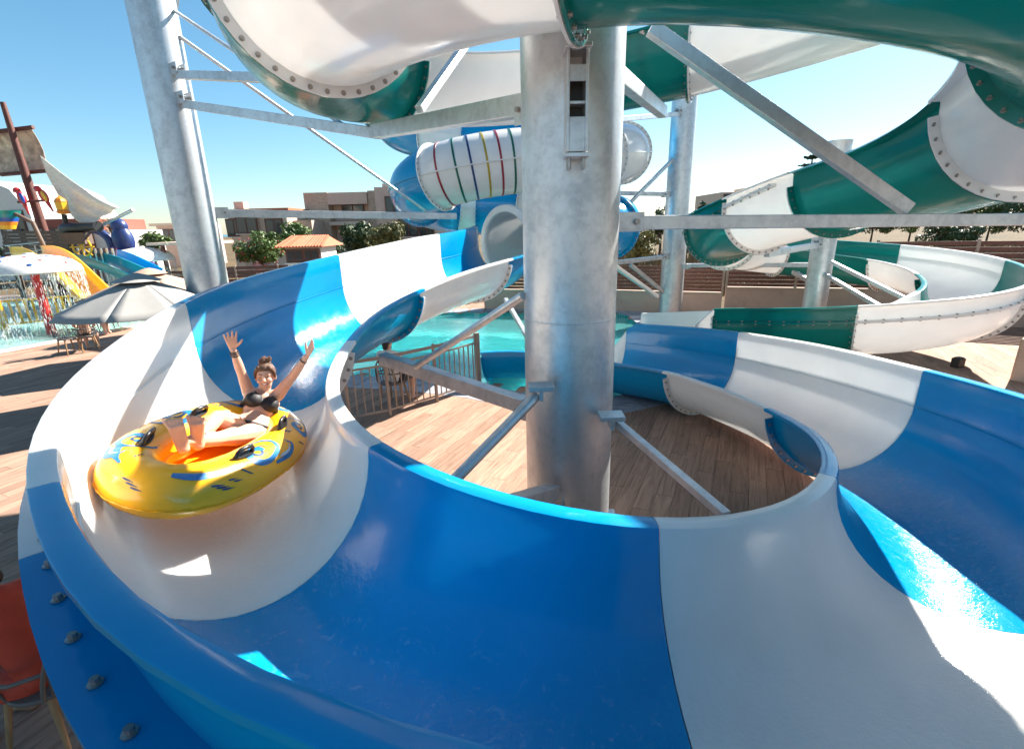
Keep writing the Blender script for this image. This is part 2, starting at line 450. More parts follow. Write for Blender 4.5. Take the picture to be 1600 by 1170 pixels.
OBs = sm(OBs, 5.0)
HO = sm(np.interp(np.arange(120), out_ix, out_h), 6.0)
HI = sm(IQ[:, 2], 6.0)
# channel edges: the lip of the outer wall lies beyond its channel edge
ac = OBs-IQ[:, :2]; wl_ = np.linalg.norm(ac, axis=1)[:, None]
BB = IQ[:, :2]+ac*(1-LIP/wl_); AA = IQ[:, :2].copy()
extB = HO-HI
for i in range(120):
    if i > 105.5: extB[i] = max(-.52, (HO[105]-HI[105])-(i-105.5)*.28)
depv = np.full(120, .78)
# lead-in to the tunnel mouth
LEAD = 16
c0 = (AA[0]+BB[0])/2; tun = np.array([-.02, 13.1]); lead = []
t0 = Tq[0]
for q in range(LEAD, 0, -1):
    f = q/LEAD; L_ = np.linalg.norm(tun-c0)
    lead.append(c0*(1-f)+tun*f + (-t0*L_ - (tun-c0))*f*(1-f)*.6)
lead = np.array(lead); wd0 = np.linalg.norm(BB[0]-AA[0])
tl = np.gradient(np.r_[lead, [c0]], axis=0)[:-1]; tl /= np.linalg.norm(tl, axis=1)[:, None]
nl = np.stack([tl[:, 1], -tl[:, 0]], 1)
AA = np.r_[lead-nl*wd0/2, AA]; BB = np.r_[lead+nl*wd0/2, BB]
HI = np.r_[np.linspace(2.70, HI[0], LEAD, endpoint=False), HI]
extB = np.r_[np.linspace(.46, extB[0], LEAD, endpoint=False), extB]
depv = np.full(len(HI), .78)
blue = thing('water_slide', (float(AA[60][0]), float(AA[60][1]), 0), 'blue and white open raft slide curling round the thick steel column', 'water slide')
J = [0, LEAD+4.5, LEAD+20.5, LEAD+34, LEAD+48, LEAD+59, LEAD+69.3, LEAD+82, LEAD+96, LEAD+106, LEAD+113, LEAD+119]
CW, CB, CG = 'gel_white', 'gel_blue', 'gel_green'
secs_blue = build_trough(blue, AA, BB, HI, np.zeros(len(HI)), extB, J, [CB, CW, CB, CW, CB, CW, CB, CW, CB, CW, CB], depv, seam_w=.19)

# ---- the enclosed tube that feeds it
def build_pipe(root, C, Rad, joints, cols, n=36, bolts=True, th=.02, fl=.085, names='tube_section'):
    C = np.asarray(C, float); m = len(C); T = np.gradient(C, axis=0); T /= np.linalg.norm(T, axis=1)[:, None]
    out = []
    for k in range(len(joints)-1):
        idx = np.linspace(joints[k], joints[k+1], max(3, int(joints[k+1]-joints[k])+1))
        mb = MB(); rows = []; FRM = []
        for x in idx:
            j = min(int(x), m-2); f = x-j; c = C[j]*(1-f)+C[j+1]*f; t = T[j]*(1-f)+T[j+1]*f; t /= np.linalg.norm(t)
            sd = np.cross(t, (0, 0, 1)); sd /= np.linalg.norm(sd); u = np.cross(sd, t); FRM.append((c, t, sd, u))
        def ring(c, sd, u, r): return [c+(sd*math.cos(2*PI*q/n)+u*math.sin(2*PI*q/n))*r for q in range(n)]
        N = len(FRM)
        mb.grid([ring(c, sd, u, Rad) for c, t, sd, u in FRM], True)
        mb.grid([ring(c, sd, u, Rad-th) for c, t, sd, u in reversed(FRM)], True)
        for (c, t, sd, u), sg in ((FRM[0], 1), (FRM[-1], -1)):
            d = t*.03*sg
            mb.grid([ring(c+d*.03, sd, u, Rad-th), ring(c+d*.03, sd, u, Rad+fl), ring(c+d, sd, u, Rad+fl), ring(c+d, sd, u, Rad-.002)], True)
        # longitudinal seams
        for sg in (-1, 1):
            strip = []
            for c, t, sd, u in FRM:
                p = c+sd*sg*(Rad-.003); strip.append([p-u*.015, p+sd*sg*.05-u*.015, p+sd*sg*.05+u*.015, p+u*.015])
            mb.grid(strip, True)
        s = obj(names, mb, cols[k], root, smooth=40); out.append(s)
        c, t, sd, u = FRM[0]
        if bolts: bolt_ring(s, ring(c, sd, u, Rad+fl*.55), t, 1.0)
        if bolts and k == len(joints)-2:
            c, t, sd, u = FRM[-1]; bolt_ring(s, ring(c, sd, u, Rad+fl*.55), t, 1.0)
    return out
tube_root = thing('tube_slide', (0.4, 13.2, 0), 'enclosed blue and white tube slide snaking above the houses, one stretch ringed with coloured stripes', 'water slide')
tp = [uz(596,150,19.5), uz(612,185,18.6), uz(640,205,17.6), uz(690,212,17.2), uz(760,222,17.2), uz(860,232,17), uz(940,238,16), uz(972,240,14.6), uz(930,245,13.3), uz(815,252,13.0), uz(740,263,12.9), uz(690,275,13.0), uz(662,290,13.6), uz(655,305,14.8), uz(690,322,16.0), uz(760,328,16.2), uz(860,338,16.0), uz(930,345,15.2), uz(958,352,14.0), uz(925,362,13.2), uz(860,374,13.1)]
tc_ = [*tp[:-1], np.array([1.1, 13.75, 2.78]), np.array([-.02, 13.1, 2.70])]
TP = smooth_path(tc_, 150, .02)
tl_ = np.r_[0, np.cumsum(np.linalg.norm(np.diff(TP, axis=0), axis=1))]
def nearest(px): return int(np.argmin(np.linalg.norm(proj(TP)[:, :2]-np.array(px), axis=1)))
tub_j = [0] + [nearest(p) for p in ((668, 208),)]
def nidx(px, lo, hi):
    q = proj(TP[lo:hi])[:, :2]; return lo+int(np.argmin(np.linalg.norm(q-np.array(px), axis=1)))
iA = nidx((668, 209), 0, 40); iB = nidx((728, 217), 0, 60); 
iR = int(np.argmax(proj(TP[:90])[:, 0]))                       # right-hand bend
iS1 = nidx((682, 277), iR, 110); iL = iR+int(np.argmin(proj(TP[iR:120])[:, 0]))
iW = nidx((712, 324), iL, 130); iW2 = nidx((742, 327), iL, 130); iV = nidx((812, 333), iL, 140)
iR2 = iL+int(np.argmax(proj(TP[iL:])[:, 0]))
tj = [0, iA, iB, (iB+iR)//2+6, iR, iR+7, iS1, iL+3, iW, iW2, iV, iR2-7, iR2+2, 143, 149]
tcol = [CB, CW, CB, CB, CW, CW, CB, CB, CW, CB, CW, CB, CB, CW]
build_pipe(tube_root, TP, .80, tj, tcol)
cE = TP[-1]; tE = TP[-1]-TP[-2]; tE /= np.linalg.norm(tE); sE = np.cross(tE, (0, 0, 1)); sE /= np.linalg.norm(sE); uE = np.cross(sE, tE)
rgE = lambda r, d: [cE+tE*d+(sE*math.cos(2*PI*q/48)+uE*math.sin(2*PI*q/48))*r for q in range(48)]
obj('mouth_ring', MB().grid([rgE(.775, .0), rgE(.775, .07), rgE(.80, .10), rgE(.93, .10), rgE(.955, .075), rgE(.955, -.04), rgE(.80, -.06), rgE(.775, .0)], True), CW, tube_root, smooth=40)
# coloured stripes round the ringed stretch
mat('stripe_red', (.28, .02, .03), .3); mat('stripe_green', (.0, .11, .07), .3); mat('stripe_navy', (.01, .045, .16), .3); mat('stripe_yellow', (.42, .30, .02), .3)
scs = ['stripe_navy', 'stripe_green', 'stripe_red', 'stripe_yellow']
seq = ['stripe_navy', 'stripe_green', 'stripe_red', 'stripe_yellow', 'stripe_navy', 'stripe_green', 'stripe_red', 'stripe_navy', 'stripe_green', 'stripe_red', 'stripe_yellow']
sA = np.interp(iR+7, range(150), tl_); sB = np.interp(iS1, range(150), tl_)
pos = sB-.30; k_ = 0
sq = ['stripe_red', 'stripe_green', 'stripe_navy', 'stripe_yellow', 'stripe_red', 'stripe_green', 'stripe_navy', 'stripe_yellow', 'stripe_red', 'stripe_green', 'stripe_navy', 'stripe_red', 'stripe_green', 'stripe_navy']
Tt = np.gradient(TP, axis=0); Tt /= np.linalg.norm(Tt, axis=1)[:, None]
while pos > sA+.2 and k_ < 14:
    x = np.interp(pos, tl_, range(150)); j = int(x); f = x-j; c = TP[j]*(1-f)+TP[j+1]*f; t = Tt[j]
    sd = np.cross(t, (0, 0, 1)); sd /= np.linalg.norm(sd); u = np.cross(sd, t)
    rr = lambda r, d: [c+t*d+(sd*math.cos(2*PI*q/40)+u*math.sin(2*PI*q/40))*r for q in range(40)]
    obj('stripe', MB().grid([rr(.798, -.028), rr(.812, -.024), rr(.812, .024), rr(.798, .028)], True), sq[k_], tube_root, smooth=40)
    pos -= .345; k_ += 1

# ---- green and white slide: a high loop overhead, then a helix round its own column down to the pool
gc = [(11.2,1.2,7.3),(9.2,3.4,6.9),(7.2,5.5,6.5),(5,7.3,6.1),(2.6,8.6,5.75),(0.3,9.0,5.55),(-1.3,8.35,5.42),(-2.05,7.0,5.27),(-1.95,5.7,5.14),(-1.45,4.55,5.03),(-.65,3.65,4.98),(.5,3.12,4.98),(2.0,2.9,4.80),(3.2,3.0,4.58),(4.1,3.6,4.34),(4.65,4.65,4.08),(4.95,6.1,3.88),(5.0,8,3.66),(4.9,9.5,3.4),(4.85,11,3.1),(5.25,12.7,2.85),(6.4,14.3,2.6),(7.9,15.0,2.36),(9.6,14.2,2.14),(10.5,12.2,1.92),(9.7,10.2,1.66),(7.85,9.3,1.40),(7.0,10.0-.2,1.2),(5.25,11.4-.1,.97),(3.9,12.1,.82),(2.6,12.75,.72)]
GP = smooth_path(gc, 240, .01)
Tg = np.gradient(GP[:, :2], axis=0); Tg /= np.linalg.norm(Tg, axis=1)[:, None]
Ng = np.stack([Tg[:, 1], -Tg[:, 0]], 1)
GW = 1.52
GA = GP[:, :2]-Ng*GW/2; GB = GP[:, :2]+Ng*GW/2
def gi(px, lo=0, hi=240, z=None):
    q = proj(GP[lo:hi])[:, :2]; return lo+int(np.argmin(np.linalg.norm(q-np.array(px), axis=1)))
def gxy(x, y, lo=0, hi=240):
    return lo+int(np.argmin(np.hypot(GP[lo:hi, 0]-x, GP[lo:hi, 1]-y)))
iS = gxy(5.0, 7.5, 60)
ix = np.arange(240)
geB = np.interp(ix, [0, iS-26, iS-4], [.42, .42, .02]); geA = np.interp(ix, [0, iS-6, iS+26, 238], [0.02, .02, .32, .32])
iend = gxy(4.9, 11.5, 200)
for i in range(240):
    if i > iend: geA[i] = max(-.5, geA[i]-(i-iend)*.2)
green = thing('water_slide', (7.0, 9.8, 0), 'green and white open slide looping overhead and spiralling down to the pool', 'water slide')
gj = [0, gxy(5.6, 6.9, 0, 80), gxy(2.9, 8.5, 0, 80), gxy(1.7, 8.9, 0, 90), gxy(-1.75, 7.9, 0, 110), gxy(-1.42, 4.5, 40, 130), gxy(.30, 3.12, 60, 150), gxy(3.85, 3.15, 60, 160), gxy(4.66, 4.65, 60, 170), gxy(5.02, 7.7, 80, 190), gxy(4.95, 9.7, 80, 190), gxy(5.1, 11.6, 80, 190), gxy(6.0, 13.8, 100, 200), gxy(7.9, 15.0, 100, 220), gxy(10.05, 13.5, 100, 220), gxy(10.3, 11.3, 100, 230), gxy(9.0, 9.7, 140, 235), gxy(7.05, 9.85, 150, 239), iend, 236]
gcol = [CW, CG, CG, CW, CG, CW, CG, CG, CW, CG, CW, CG, CW, CW, CG, CW, CG, CW, CG, CW]
gcol = [CW, CW, CG, CW, CG, CW, CG, CW, CG, CW, CG, CW, CW, CG, CW, CG, CW, CG, CW]
for a_ in range(len(gj)-1): assert gj[a_+1] > gj[a_], (a_, gj)
secs_green = build_trough(green, GA, GB, GP[:, 2], geA, geB, gj, gcol, np.full(240, .78), bolt_px=9.0)

# ---------------------------------------------------------------- steel columns and their arms
COLS = {}
def column(name, key, x, y, r, top, label, nseg=40, weld=()):
    t = thing(name, (x, y, 0), label, 'column'); COLS[key] = t
    mb = MB().lathe([(r, 0), (r, top)], (x, y, 0), nseg)
    k = len(mb.v); mb.f.append(tuple(range(k-nseg, k)))
    obj('shaft', mb, 'galvanised', t, smooth=40)
    obj('base_plate', MB().box((x, y, .02), (r*3, r*3, .04)), 'galvanised_beam', t)
    for z in weld:
        obj('weld_ring', MB().lathe([(r-.002, -.010), (r+.0015, -.005), (r+.0015, .005), (r-.002, .010)], (x, y, z), nseg), 'galvanised', t, smooth=60)
    return t
mA = column('steel_column', 'A', .515, 4.22, .395, 6.0, 'thick galvanised column rising through the middle of the blue slide loop', 64, weld=(2.35,))
mL = column('steel_column', 'L', -6.1, 10.0, .38, 9.5, 'galvanised column standing behind the blue slide, next to the parasols')
bB = uh(1046, 497, .0)
mB_ = column('steel_column', 'B', float(bB[0]), float(bB[1]), .37, 8.6, 'tall galvanised column standing beside the slatted boundary wall')
cC = uy(1284, 400, 12.4)
mC = column('steel_column', 'C', float(cC[0]), float(cC[1]), .27, 4.75, 'short galvanised column at the centre of the green spiral', 32)
COL_AX = {'A': (.515, 4.22, .395), 'L': (-6.1, 10.0, .38), 'B': (bB[0], bB[1], .37), 'C': (cC[0], cC[1], .27)}
def at_col(key, px, py):
    """height on a column's axis that shows at this pixel, then the surface point facing the pixel's direction"""
    cx, cy, r = COL_AX[key]
    zs = np.linspace(0, 9.5, 1500); q = proj(np.stack([np.full(1500, cx), np.full(1500, cy), zs], 1))
    return Vector((cx, cy, float(zs[np.argmin(abs(q[:, 1]-py))])))
def arm(key, a, b, w_=.12, h_=.12, name='arm', bracket=True, bolts=True):
    """a hollow box beam bolted to a lug on the column: a starts at the column axis, b is the far end"""
    t = COLS[key]; a = Vector(a); b = Vector(b); cx, cy, r = COL_AX[key]
    d = (b-a); hd = Vector((d.x, d.y, 0))
    if hd.length > 1e-3: hd.normalize()
    st = a+d.normalized()*(r+.12)/max(.35, math.hypot(d.normalized().x, d.normalized().y))
    o = obj(name, MB().beam(st, b, w_, h_), 'galvanised_beam', t, bevel=.008)
    if bracket:
        sd = Vector((-hd.y, hd.x, 0))
        for s_ in (-1, 1):
            mbp = MB(); c = a+hd*(r+.09)+sd*s_*(w_/2+.008)
            mbp.box(c, (.26, .014, h_*1.35), rz=math.atan2(hd.y, hd.x))
            lug = obj('lug_plate', mbp, 'galvanised_beam', o)
        pb = a+hd*(r+.15)
        q = obj('pivot_bolt', MB().cyl(pb-sd*(w_/2+.05), pb+sd*(w_/2+.05), .024, 8), 'bolt_steel', o)
    return o
def strut(key, a, b, r_=.05, w_=None, name='strut'):
    t = COLS[key]
    if w_: return obj(name, MB().beam(a, b, w_, w_), 'galvanised_beam', t, bevel=.006)
    return obj(name, MB().cyl(a, b, r_, 10), 'galvanised_beam', t, smooth=50)
V = lambda p: Vector([float(q) for q in p])
# --- column A (in the loop)
pJ = V(uz(586, 206, 6.6))
arm('A', at_col('A', 895, 152), pJ, .15, .17)
strut('A', V(uz(655, 172, 5.7)), V(uz(738, 55, 6.7)), w_=.09)
arm('A', at_col('A', 889, 349), V(uz(1592, 343, 4.75)), .11, .115)
strut('A', V(uz(1016, 44, 4.35)), V(uz(1418, 327, 4.62)), w_=.115, name='tie_beam')
arm('A', at_col('A', 893, 60), V(uz(1036, 176, 7.6)), .13, .16)
strut('A', V(uz(1003, 45, 6.9)), V(uz(1026, 152, 7.6)), w_=.08)
arm('A', at_col('A', 886, 655), V(uz(598, 560, 6.3)), .13, .15)
strut('A', V(uz(817, 462, 4.15)), V(uz(650, 573, 5.75)), r_=.038, name='tie_rod')
sa, sb_ = V(uz(838, 618, 3.95)), V(uz(708, 752, 3.55)); strut('A', sa, sa+(sb_-sa)*1.6, r_=.045)
arm('A', at_col('A', 884, 760), V(uz(772, 800, 3.0)), .13, .13)
strut('A', V(uz(958, 655, 4.15)), V(uz(1135, 806, 3.05)), w_=.06)
strut('A', V(uz(790, 468, 8.2)), V(uz(836, 548, 6.0)), w_=.06)
t = COLS['A']
# bracket plates at the strut ends
for (px, py, z) in ((845, 604, 3.92), (955, 650, 4.0)):
    c = V(uz(px, py, z)); obj('bracket', MB().box(c, (.20, .16, .04)).box(c-Vector((0, 0, .05)), (.03, .15, .10)), 'galvanised_beam', t, bevel=.004)
# hanger on the front of the shaft that carries the overhead slide
fx, fy, fr = COL_AX['A']
hx = fx-.03; hy = fy-fr
zt = at_col('A', 893, 118).z
hg = MB()
for sg in (-1, 1): hg.box((hx+sg*.062, hy-.07, zt-.30), (.018, .22, .62))
hg.box((hx, hy-.165, zt-.50), (.108, .018, .22)); hg.box((hx, hy-.165, zt-.13), (.108, .018, .10)); hg.box((hx, hy-.09, zt+.02), (.17, .26, .028)); hg.box((hx, hy-.12, zt-.63), (.17, .16, .028)); hg.box((hx, hy-.10, zt-.30), (.108, .10, .02))
obj('hanger_bracket', hg, 'galvanised_beam', t, bevel=.004)
obj('hanger_slot', MB().box((hx, hy-.012, zt-.28), (.106, .02, .40)), 'dark_steel', t)
for sg in (-1, 1):
    for q in (-1, 1): obj('stud', MB().cyl((hx+sg*.05, hy-.12+q*.04, zt-.72), (hx+sg*.05, hy-.12+q*.04, zt-.60), .012, 6), 'bolt_steel', t)
tg = MB()
pr = [(-.062, .36), (-.062, .02)]+[(.062*math.cos(a), .02+.062*math.sin(a)) for a in np.linspace(PI, 2*PI, 9)][1:-1]+[(.062, .02), (.062, .36)]
n_ = len(pr); tg.add([(hx-.01+x, hy-.225, zt+.03+z) for x, z in pr]+[(hx-.01+x, hy-.185, zt+.03+z) for x, z in pr], [tuple(range(n_)), tuple(reversed(range(n_, 2*n_)))]+[(i, n_+i, n_+(i+1) % n_, (i+1) % n_) for i in range(n_)])
obj('hanger_tongue', tg, 'galvanised_beam', t, bevel=.006)
obj('hanger_bolt', MB().cyl((hx-.01, hy-.262, zt+.06), (hx-.01, hy-.15, zt+.06), .03, 8), 'bolt_steel', t)
# --- column L
arm('L', at_col('L', 246, 117), V(uz(470, 124, 6.9)), .13, .13)
arm('L', at_col('L', 258, 160), pJ+Vector((.02, .02, -.02)), .13, .14)
arm('L', at_col('L', 295, 333), V(uz(712, 338, 12.4)), .14, .15)
strut('L', at_col('L', 238, 18)+Vector((.38, 0, 0)), V(uz(556, 209, 6.9)), r_=.03, name='tie_rod')
strut('L', at_col('L', 246, 58)+Vector((.38, 0, 0)), V(uz(668, 332, 12.4)), r_=.035, name='tie_rod')
strut('L', V(uz(255, 95, 9.25)), V(uz(276, -60, 8.6)), w_=.17)
# --- column B
def colpt(k, px, py, off=0.0):
    p = at_col(k, px, py); return p
strut('B', at_col('B', 1055, 236), V(uz(965, 337, 14.5)), w_=.09)
arm('B', at_col('B', 1051, 304), V(uz(966, 302, 14.8)), .12, .12)
arm('B', at_col('B', 1062, 178), V(uz(962, 187, 11.5)), .12, .12)
arm('B', at_col('B', 1046, 400), V(uz(958, 411, 14.6)), .13, .13)
strut('B', at_col('B', 1041, 466), V(uz(985, 414, 15.4)), w_=.11)
strut('B', V(uz(955, 412, 11.0)), V(uz(1027, 463, 13.8)), w_=.09)
arm('B', at_col('B', 1046, 415), V(uz(1268, 414, 13.2)), .12, .12)
strut('B', V(uz(1124, 412, 14.6)), V(uz(1182, 374, 11.0)), w_=.08)
# --- column C
arm('C', at_col('C', 1284, 381), V(uz(1198, 397, 10.2)), .12, .13)
strut('C', at_col('C', 1283, 402), V(uz(1425, 472, 10.6)), w_=.085)
strut('C', at_col('C', 1280, 424), V(uz(1372, 478, 10.0)), w_=.085)
arm('C', at_col('C', 1278, 446), V(uz(1240, 425, 13.6)), .11, .11)
obj('cap', MB().lathe([(.272, 4.74), (.278, 4.80), (.278, 4.84), (.002, 4.85)], (cC[0], cC[1], 0), 32), 'galvanised', COLS['C'], smooth=40)
# ================================================================ ground, deck, pools, walls
def tilemat(name, col, rough, var, grain):
    m, t, b = _nodes(name)
    oi = t.nodes.new('ShaderNodeObjectInfo')
    at = t.nodes.new('ShaderNodeAttribute'); at.attribute_name = 'rnd'
    ad = t.nodes.new('ShaderNodeMath'); ad.operation = 'ADD'; t.links.new(oi.outputs['Random'], ad.inputs[0]); t.links.new(at.outputs['Fac'], ad.inputs[1])
    fr = t.nodes.new('ShaderNodeMath'); fr.operation = 'FRACT'; t.links.new(ad.outputs[0], fr.inputs[0])
    tc = t.nodes.new('ShaderNodeTexCoord'); mp = t.nodes.new('ShaderNodeMapping'); mp.inputs['Scale'].default_value = grain
    cm = t.nodes.new('ShaderNodeCombineXYZ'); sc = t.nodes.new('ShaderNodeMath'); sc.operation = 'MULTIPLY'; sc.inputs[1].default_value = 37
    t.links.new(fr.outputs[0], sc.inputs[0]); t.links.new(sc.outputs[0], cm.inputs[0]); t.links.new(sc.outputs[0], cm.inputs[1])
    va = t.nodes.new('ShaderNodeVectorMath'); t.links.new(tc.outputs['UV'], va.inputs[0]); t.links.new(cm.outputs[0], va.inputs[1])
    t.links.new(va.outputs[0], mp.inputs[0])
    n = t.nodes.new('ShaderNodeTexNoise'); n.inputs['Scale'].default_value = 1.0; n.inputs['Detail'].default_value = 8; n.inputs['Roughness'].default_value = .68; n.inputs['Distortion'].default_value = .8
    t.links.new(mp.outputs[0], n.inputs['Vector'])
    rp = ramp(t, n.outputs['Fac'], [(.28, tuple(c*.55 for c in col)), (.5, col), (.72, tuple(min(1, c*1.3) for c in col))])
    mr = maprange(t, fr.outputs[0], 0, 1, 1-var, 1+var)
    mx = t.nodes.new('ShaderNodeVectorMath'); mx.operation = 'SCALE'; t.links.new(rp.outputs[0], mx.inputs[0]); t.links.new(mr.outputs[0], mx.inputs['Scale'])
    t.links.new(mx.outputs[0], b.inputs['Base Color'])
    b.inputs['Roughness'].default_value = rough; b.inputs['Specular IOR Level'].default_value = .05
    bump(t, b, n.outputs['Fac'], .12, .003)
    return m
tilemat('deck_wood', (.33, .205, .148), .70, .16, (1.6, 22, 1))
tilemat('grey_stone', (.30, .30, .33), .5, .12, (3, 9, 1))
mat('grout', (.16, .12, .10), .9); mat('deck_far', (.37, .235, .17), .6, var=.15, scale=3)
mat('render_pink', (.52, .36, .28), .85, var=.06, scale=3, bmp=.15, bscale=90, dirt=((.34, .24, .19), 1.3, .55, .8))
mat('render_tan', (.50, .38, .29), .9, var=.07, scale=2.5, bmp=.2, bscale=80)
mat('slat_brown', (.15, .055, .035), .6, var=.25, scale=4, stretch=(1, 1, 8), bmp=.1)
mat('post_tan', (.36, .27, .21), .5)
mat('rail_taupe', (.27, .21, .17), .45, .2)

def inside(poly, x, y):
    c = False; n = len(poly)
    for i in range(n):
        x1, y1 = poly[i]; x2, y2 = poly[i-1]
        if (y1 > y) != (y2 > y) and x < (x2-x1)*(y-y1)/(y2-y1)+x1: c = not c
    return c
POOL = [(-8.5, 12.6), (-5.6, 11.0), (-3.1, 10.35), (-1.8, 10.0), (-.6, 9.5), (.35, 8.9), (1.5, 8.45), (2.7, 9.0), (3.5, 10.3), (4.1, 12.0), (4.2, 17.6), (3.2, 18.6), (-6.5, 19.0), (-9.3, 17.0)]
KIDS = [(-15.4, 12.6), (-14.55, 15.3), (-13.6, 18.0), (-12.2, 20.6), (-12.5, 24), (-20, 27), (-34, 25), (-34, 12.0), (-20, 11.4)]
# terrain to the horizon
def terrain_mat():
    m, t, b = _nodes('dry_field')
    n = noise(t, .09, 8, .65); n2 = noise(t, 1.6, 8, .7)
    r1 = ramp(t, n.outputs['Fac'], [(.35, (.05, .045, .014)), (.5, (.115, .07, .024)), (.62, (.14, .082, .03)), (.74, (.035, .045, .012))])
    r2 = ramp(t, n2.outputs['Fac'], [(.3, g(.55)), (.7, g(1.15))])
    mx = t.nodes.new('ShaderNodeMix'); mx.data_type = 'RGBA'; mx.blend_type = 'MULTIPLY'; mx.inputs[0].default_value = 1
    t.links.new(r1.outputs[0], mx.inputs[6]); t.links.new(r2.outputs[0], mx.inputs[7])
    t.links.new(mx.outputs[2], b.inputs['Base Color']); b.inputs['Roughness'].default_value = 1
    bump(t, b, n2.outputs['Fac'], .8, .2)
terrain_mat()
mb = MB(); ring = []
hole = [(-40, -12), (24, -12), (24, 12.5), (15.6, 13.4), (4.0, 18.9), (-7, 20.2), (-12, 27.5), (-40, 30)]
big = [(-700, -60), (700, -60), (1400, 100), (2500, 1500), (600, 3500), (-600, 3500), (-350, 420), (-500, 200)]
k = len(hole)
mb.add([(x, y, -.03) for x, y in hole]+[(x, y, -.03 if i < 2 else .0) for i, (x, y) in enumerate(big)], [(i, (i+1) % k, k+(i+1) % k, k+i) for i in range(k)])
tag(obj('terrain', mb, 'dry_field'), kind='structure')
mat('sea_water', (.05, .16, .22), .3)
tag(obj('sea', MB().prism([(-6000, 300), (-300, 420), (-600, 5500), (-6000, 5500)], -1.2, -.4), 'sea_water'), kind='structure')
# deck base with the pool pits left open
DECK = thing('deck', (0, 3, 0), None, None); tag(DECK, kind='structure')
def deck_base():
    bm = bmesh.new()
    outer = [(-40, -12), (24, -12), (24, 12.5), (15.6, 13.4), (4.0, 18.9), (-7, 20.2), (-12, 27.5), (-40, 30)]
    def loop(pts, z):
        vs_ = [bm.verts.new((x, y, z)) for x, y in pts]; return [bm.edges.new((vs_[i], vs_[(i+1) % len(vs_)])) for i in range(len(vs_))]
    E_ = loop(outer, -.012)+loop(POOL, -.012)+loop(KIDS, -.012)
    bmesh.ops.triangle_fill(bm, edges=E_, use_beauty=True)
    for f in bm.faces:
        if f.normal.z < 0: f.normal_flip()
    me = bpy.data.meshes.new('deck_base'); bm.to_mesh(me); bm.free(); return me
me = deck_base()
# triangle_fill may also cover the pits: drop faces whose centre lies in a pit
bm = bmesh.new(); bm.from_mesh(me)
dead = [f for f in bm.faces if inside(POOL, *f.calc_center_median()[:2]) or inside(KIDS, *f.calc_center_median()[:2])]
bmesh.ops.delete(bm, geom=dead, context='FACES'); bm.to_mesh(me); bm.free()
obj('deck_base', me, 'grout', DECK)
# the same boards go on behind and beside the viewpoint, too far out of sight to lay one by one
for (xa, xb, ya, yb) in ((-40, 24, -12, -1.6), (15.2, 24, -1.6, 12.4), (-40, -22.2, -1.6, 11.2)):
    o = obj('outer_deck', MB().add([(xa, ya, -.004), (xb, ya, -.004), (xb, yb, -.004), (xa, yb, -.004)], [(0, 1, 2, 3)]), 'deck_far', DECK)
# planks: wood-look boards laid away from the camera
da = R(25.5); dv = np.array([math.sin(da), math.cos(da)]); dn = np.array([math.cos(da), -math.sin(da)])
PW, PL = .2, 1.2
def plank_mesh():
    b = MB().box((0, 0, 0), (PL-.004, PW-.004, .012)); me = b.mesh('plank'); me.materials.append(MATS['deck_wood'])
    uv = me.uv_layers.new(name='UVMap')
    for p in me.polygons:
        for li in p.loop_indices:
            v = me.vertices[me.loops[li].vertex_index].co; uv.data[li].uv = (v.x, v.y)
    return me
PME = plank_mesh()
cands = []; rest = []
rects = [(535, 590, 830, 815), (940, 600, 1300, 815), (0, 545, 160, 1170), (1330, 535, 1600, 660)]
for a in range(-140, 130):
    for b_ in range(-22, 26):
        c = dn*(a*PW)+dv*(b_*PL+(a % 3)*PL/3.0)
        x, y = c
        if y < -1 or y > 21 or x < -22 or x > 15 or y > 19.5-.35*abs(x-4) and x > 3: continue
        if inside(POOL, x, y) or inside(KIDS, x, y): continue
        q = proj((x, y, 0))
        if q[2] < .5 or q[0] < -700 or q[0] > 2000 or q[1] > 2300: continue
        vis = any(r0 <= q[0] <= r2 and r1 <= q[1] <= r3 for r0, r1, r2, r3 in rects)
        (cands if vis else rest).append((q[2], x, y))
cands.sort(); rest += cands[290:]; cands = cands[:290]
for d_, x, y in cands:
    o = bpy.data.objects.new('plank', PME); COL.objects.link(o); o.parent = DECK; o.location = (x, y-3, -.006+random.uniform(-.0008, .0008)); o.rotation_euler = (0, 0, PI/2-da)
mb = MB(); uvs = []; rn = []
for d_, x, y in rest:
    mb.box((x, y, -.006), (PL-.004, PW-.004, .012), rz=PI/2-da); rn.append(random.random())
me = mb.mesh('planks'); me.materials.append(MATS['deck_wood'])
uv = me.uv_layers.new(name='UVMap'); co = np.array(mb.v)
loc = np.empty((len(mb.v), 2))
for i, (d_, x, y) in enumerate(rest):
    q = co[i*8:i*8+8, :2]-np.array((x, y)); loc[i*8:i*8+8, 0] = q@dv; loc[i*8:i*8+8, 1] = q@dn
li = np.array([l.vertex_index for l in me.loops]); uv.data.foreach_set('uv', loc[li].astype(np.float32).ravel())
at = me.attributes.new('rnd', 'FLOAT', 'POINT'); at.data.foreach_set('value', np.repeat(rn, 8).astype(np.float32))
o = obj('distant_planks', me, None, DECK); o['kind'] = 'stuff'

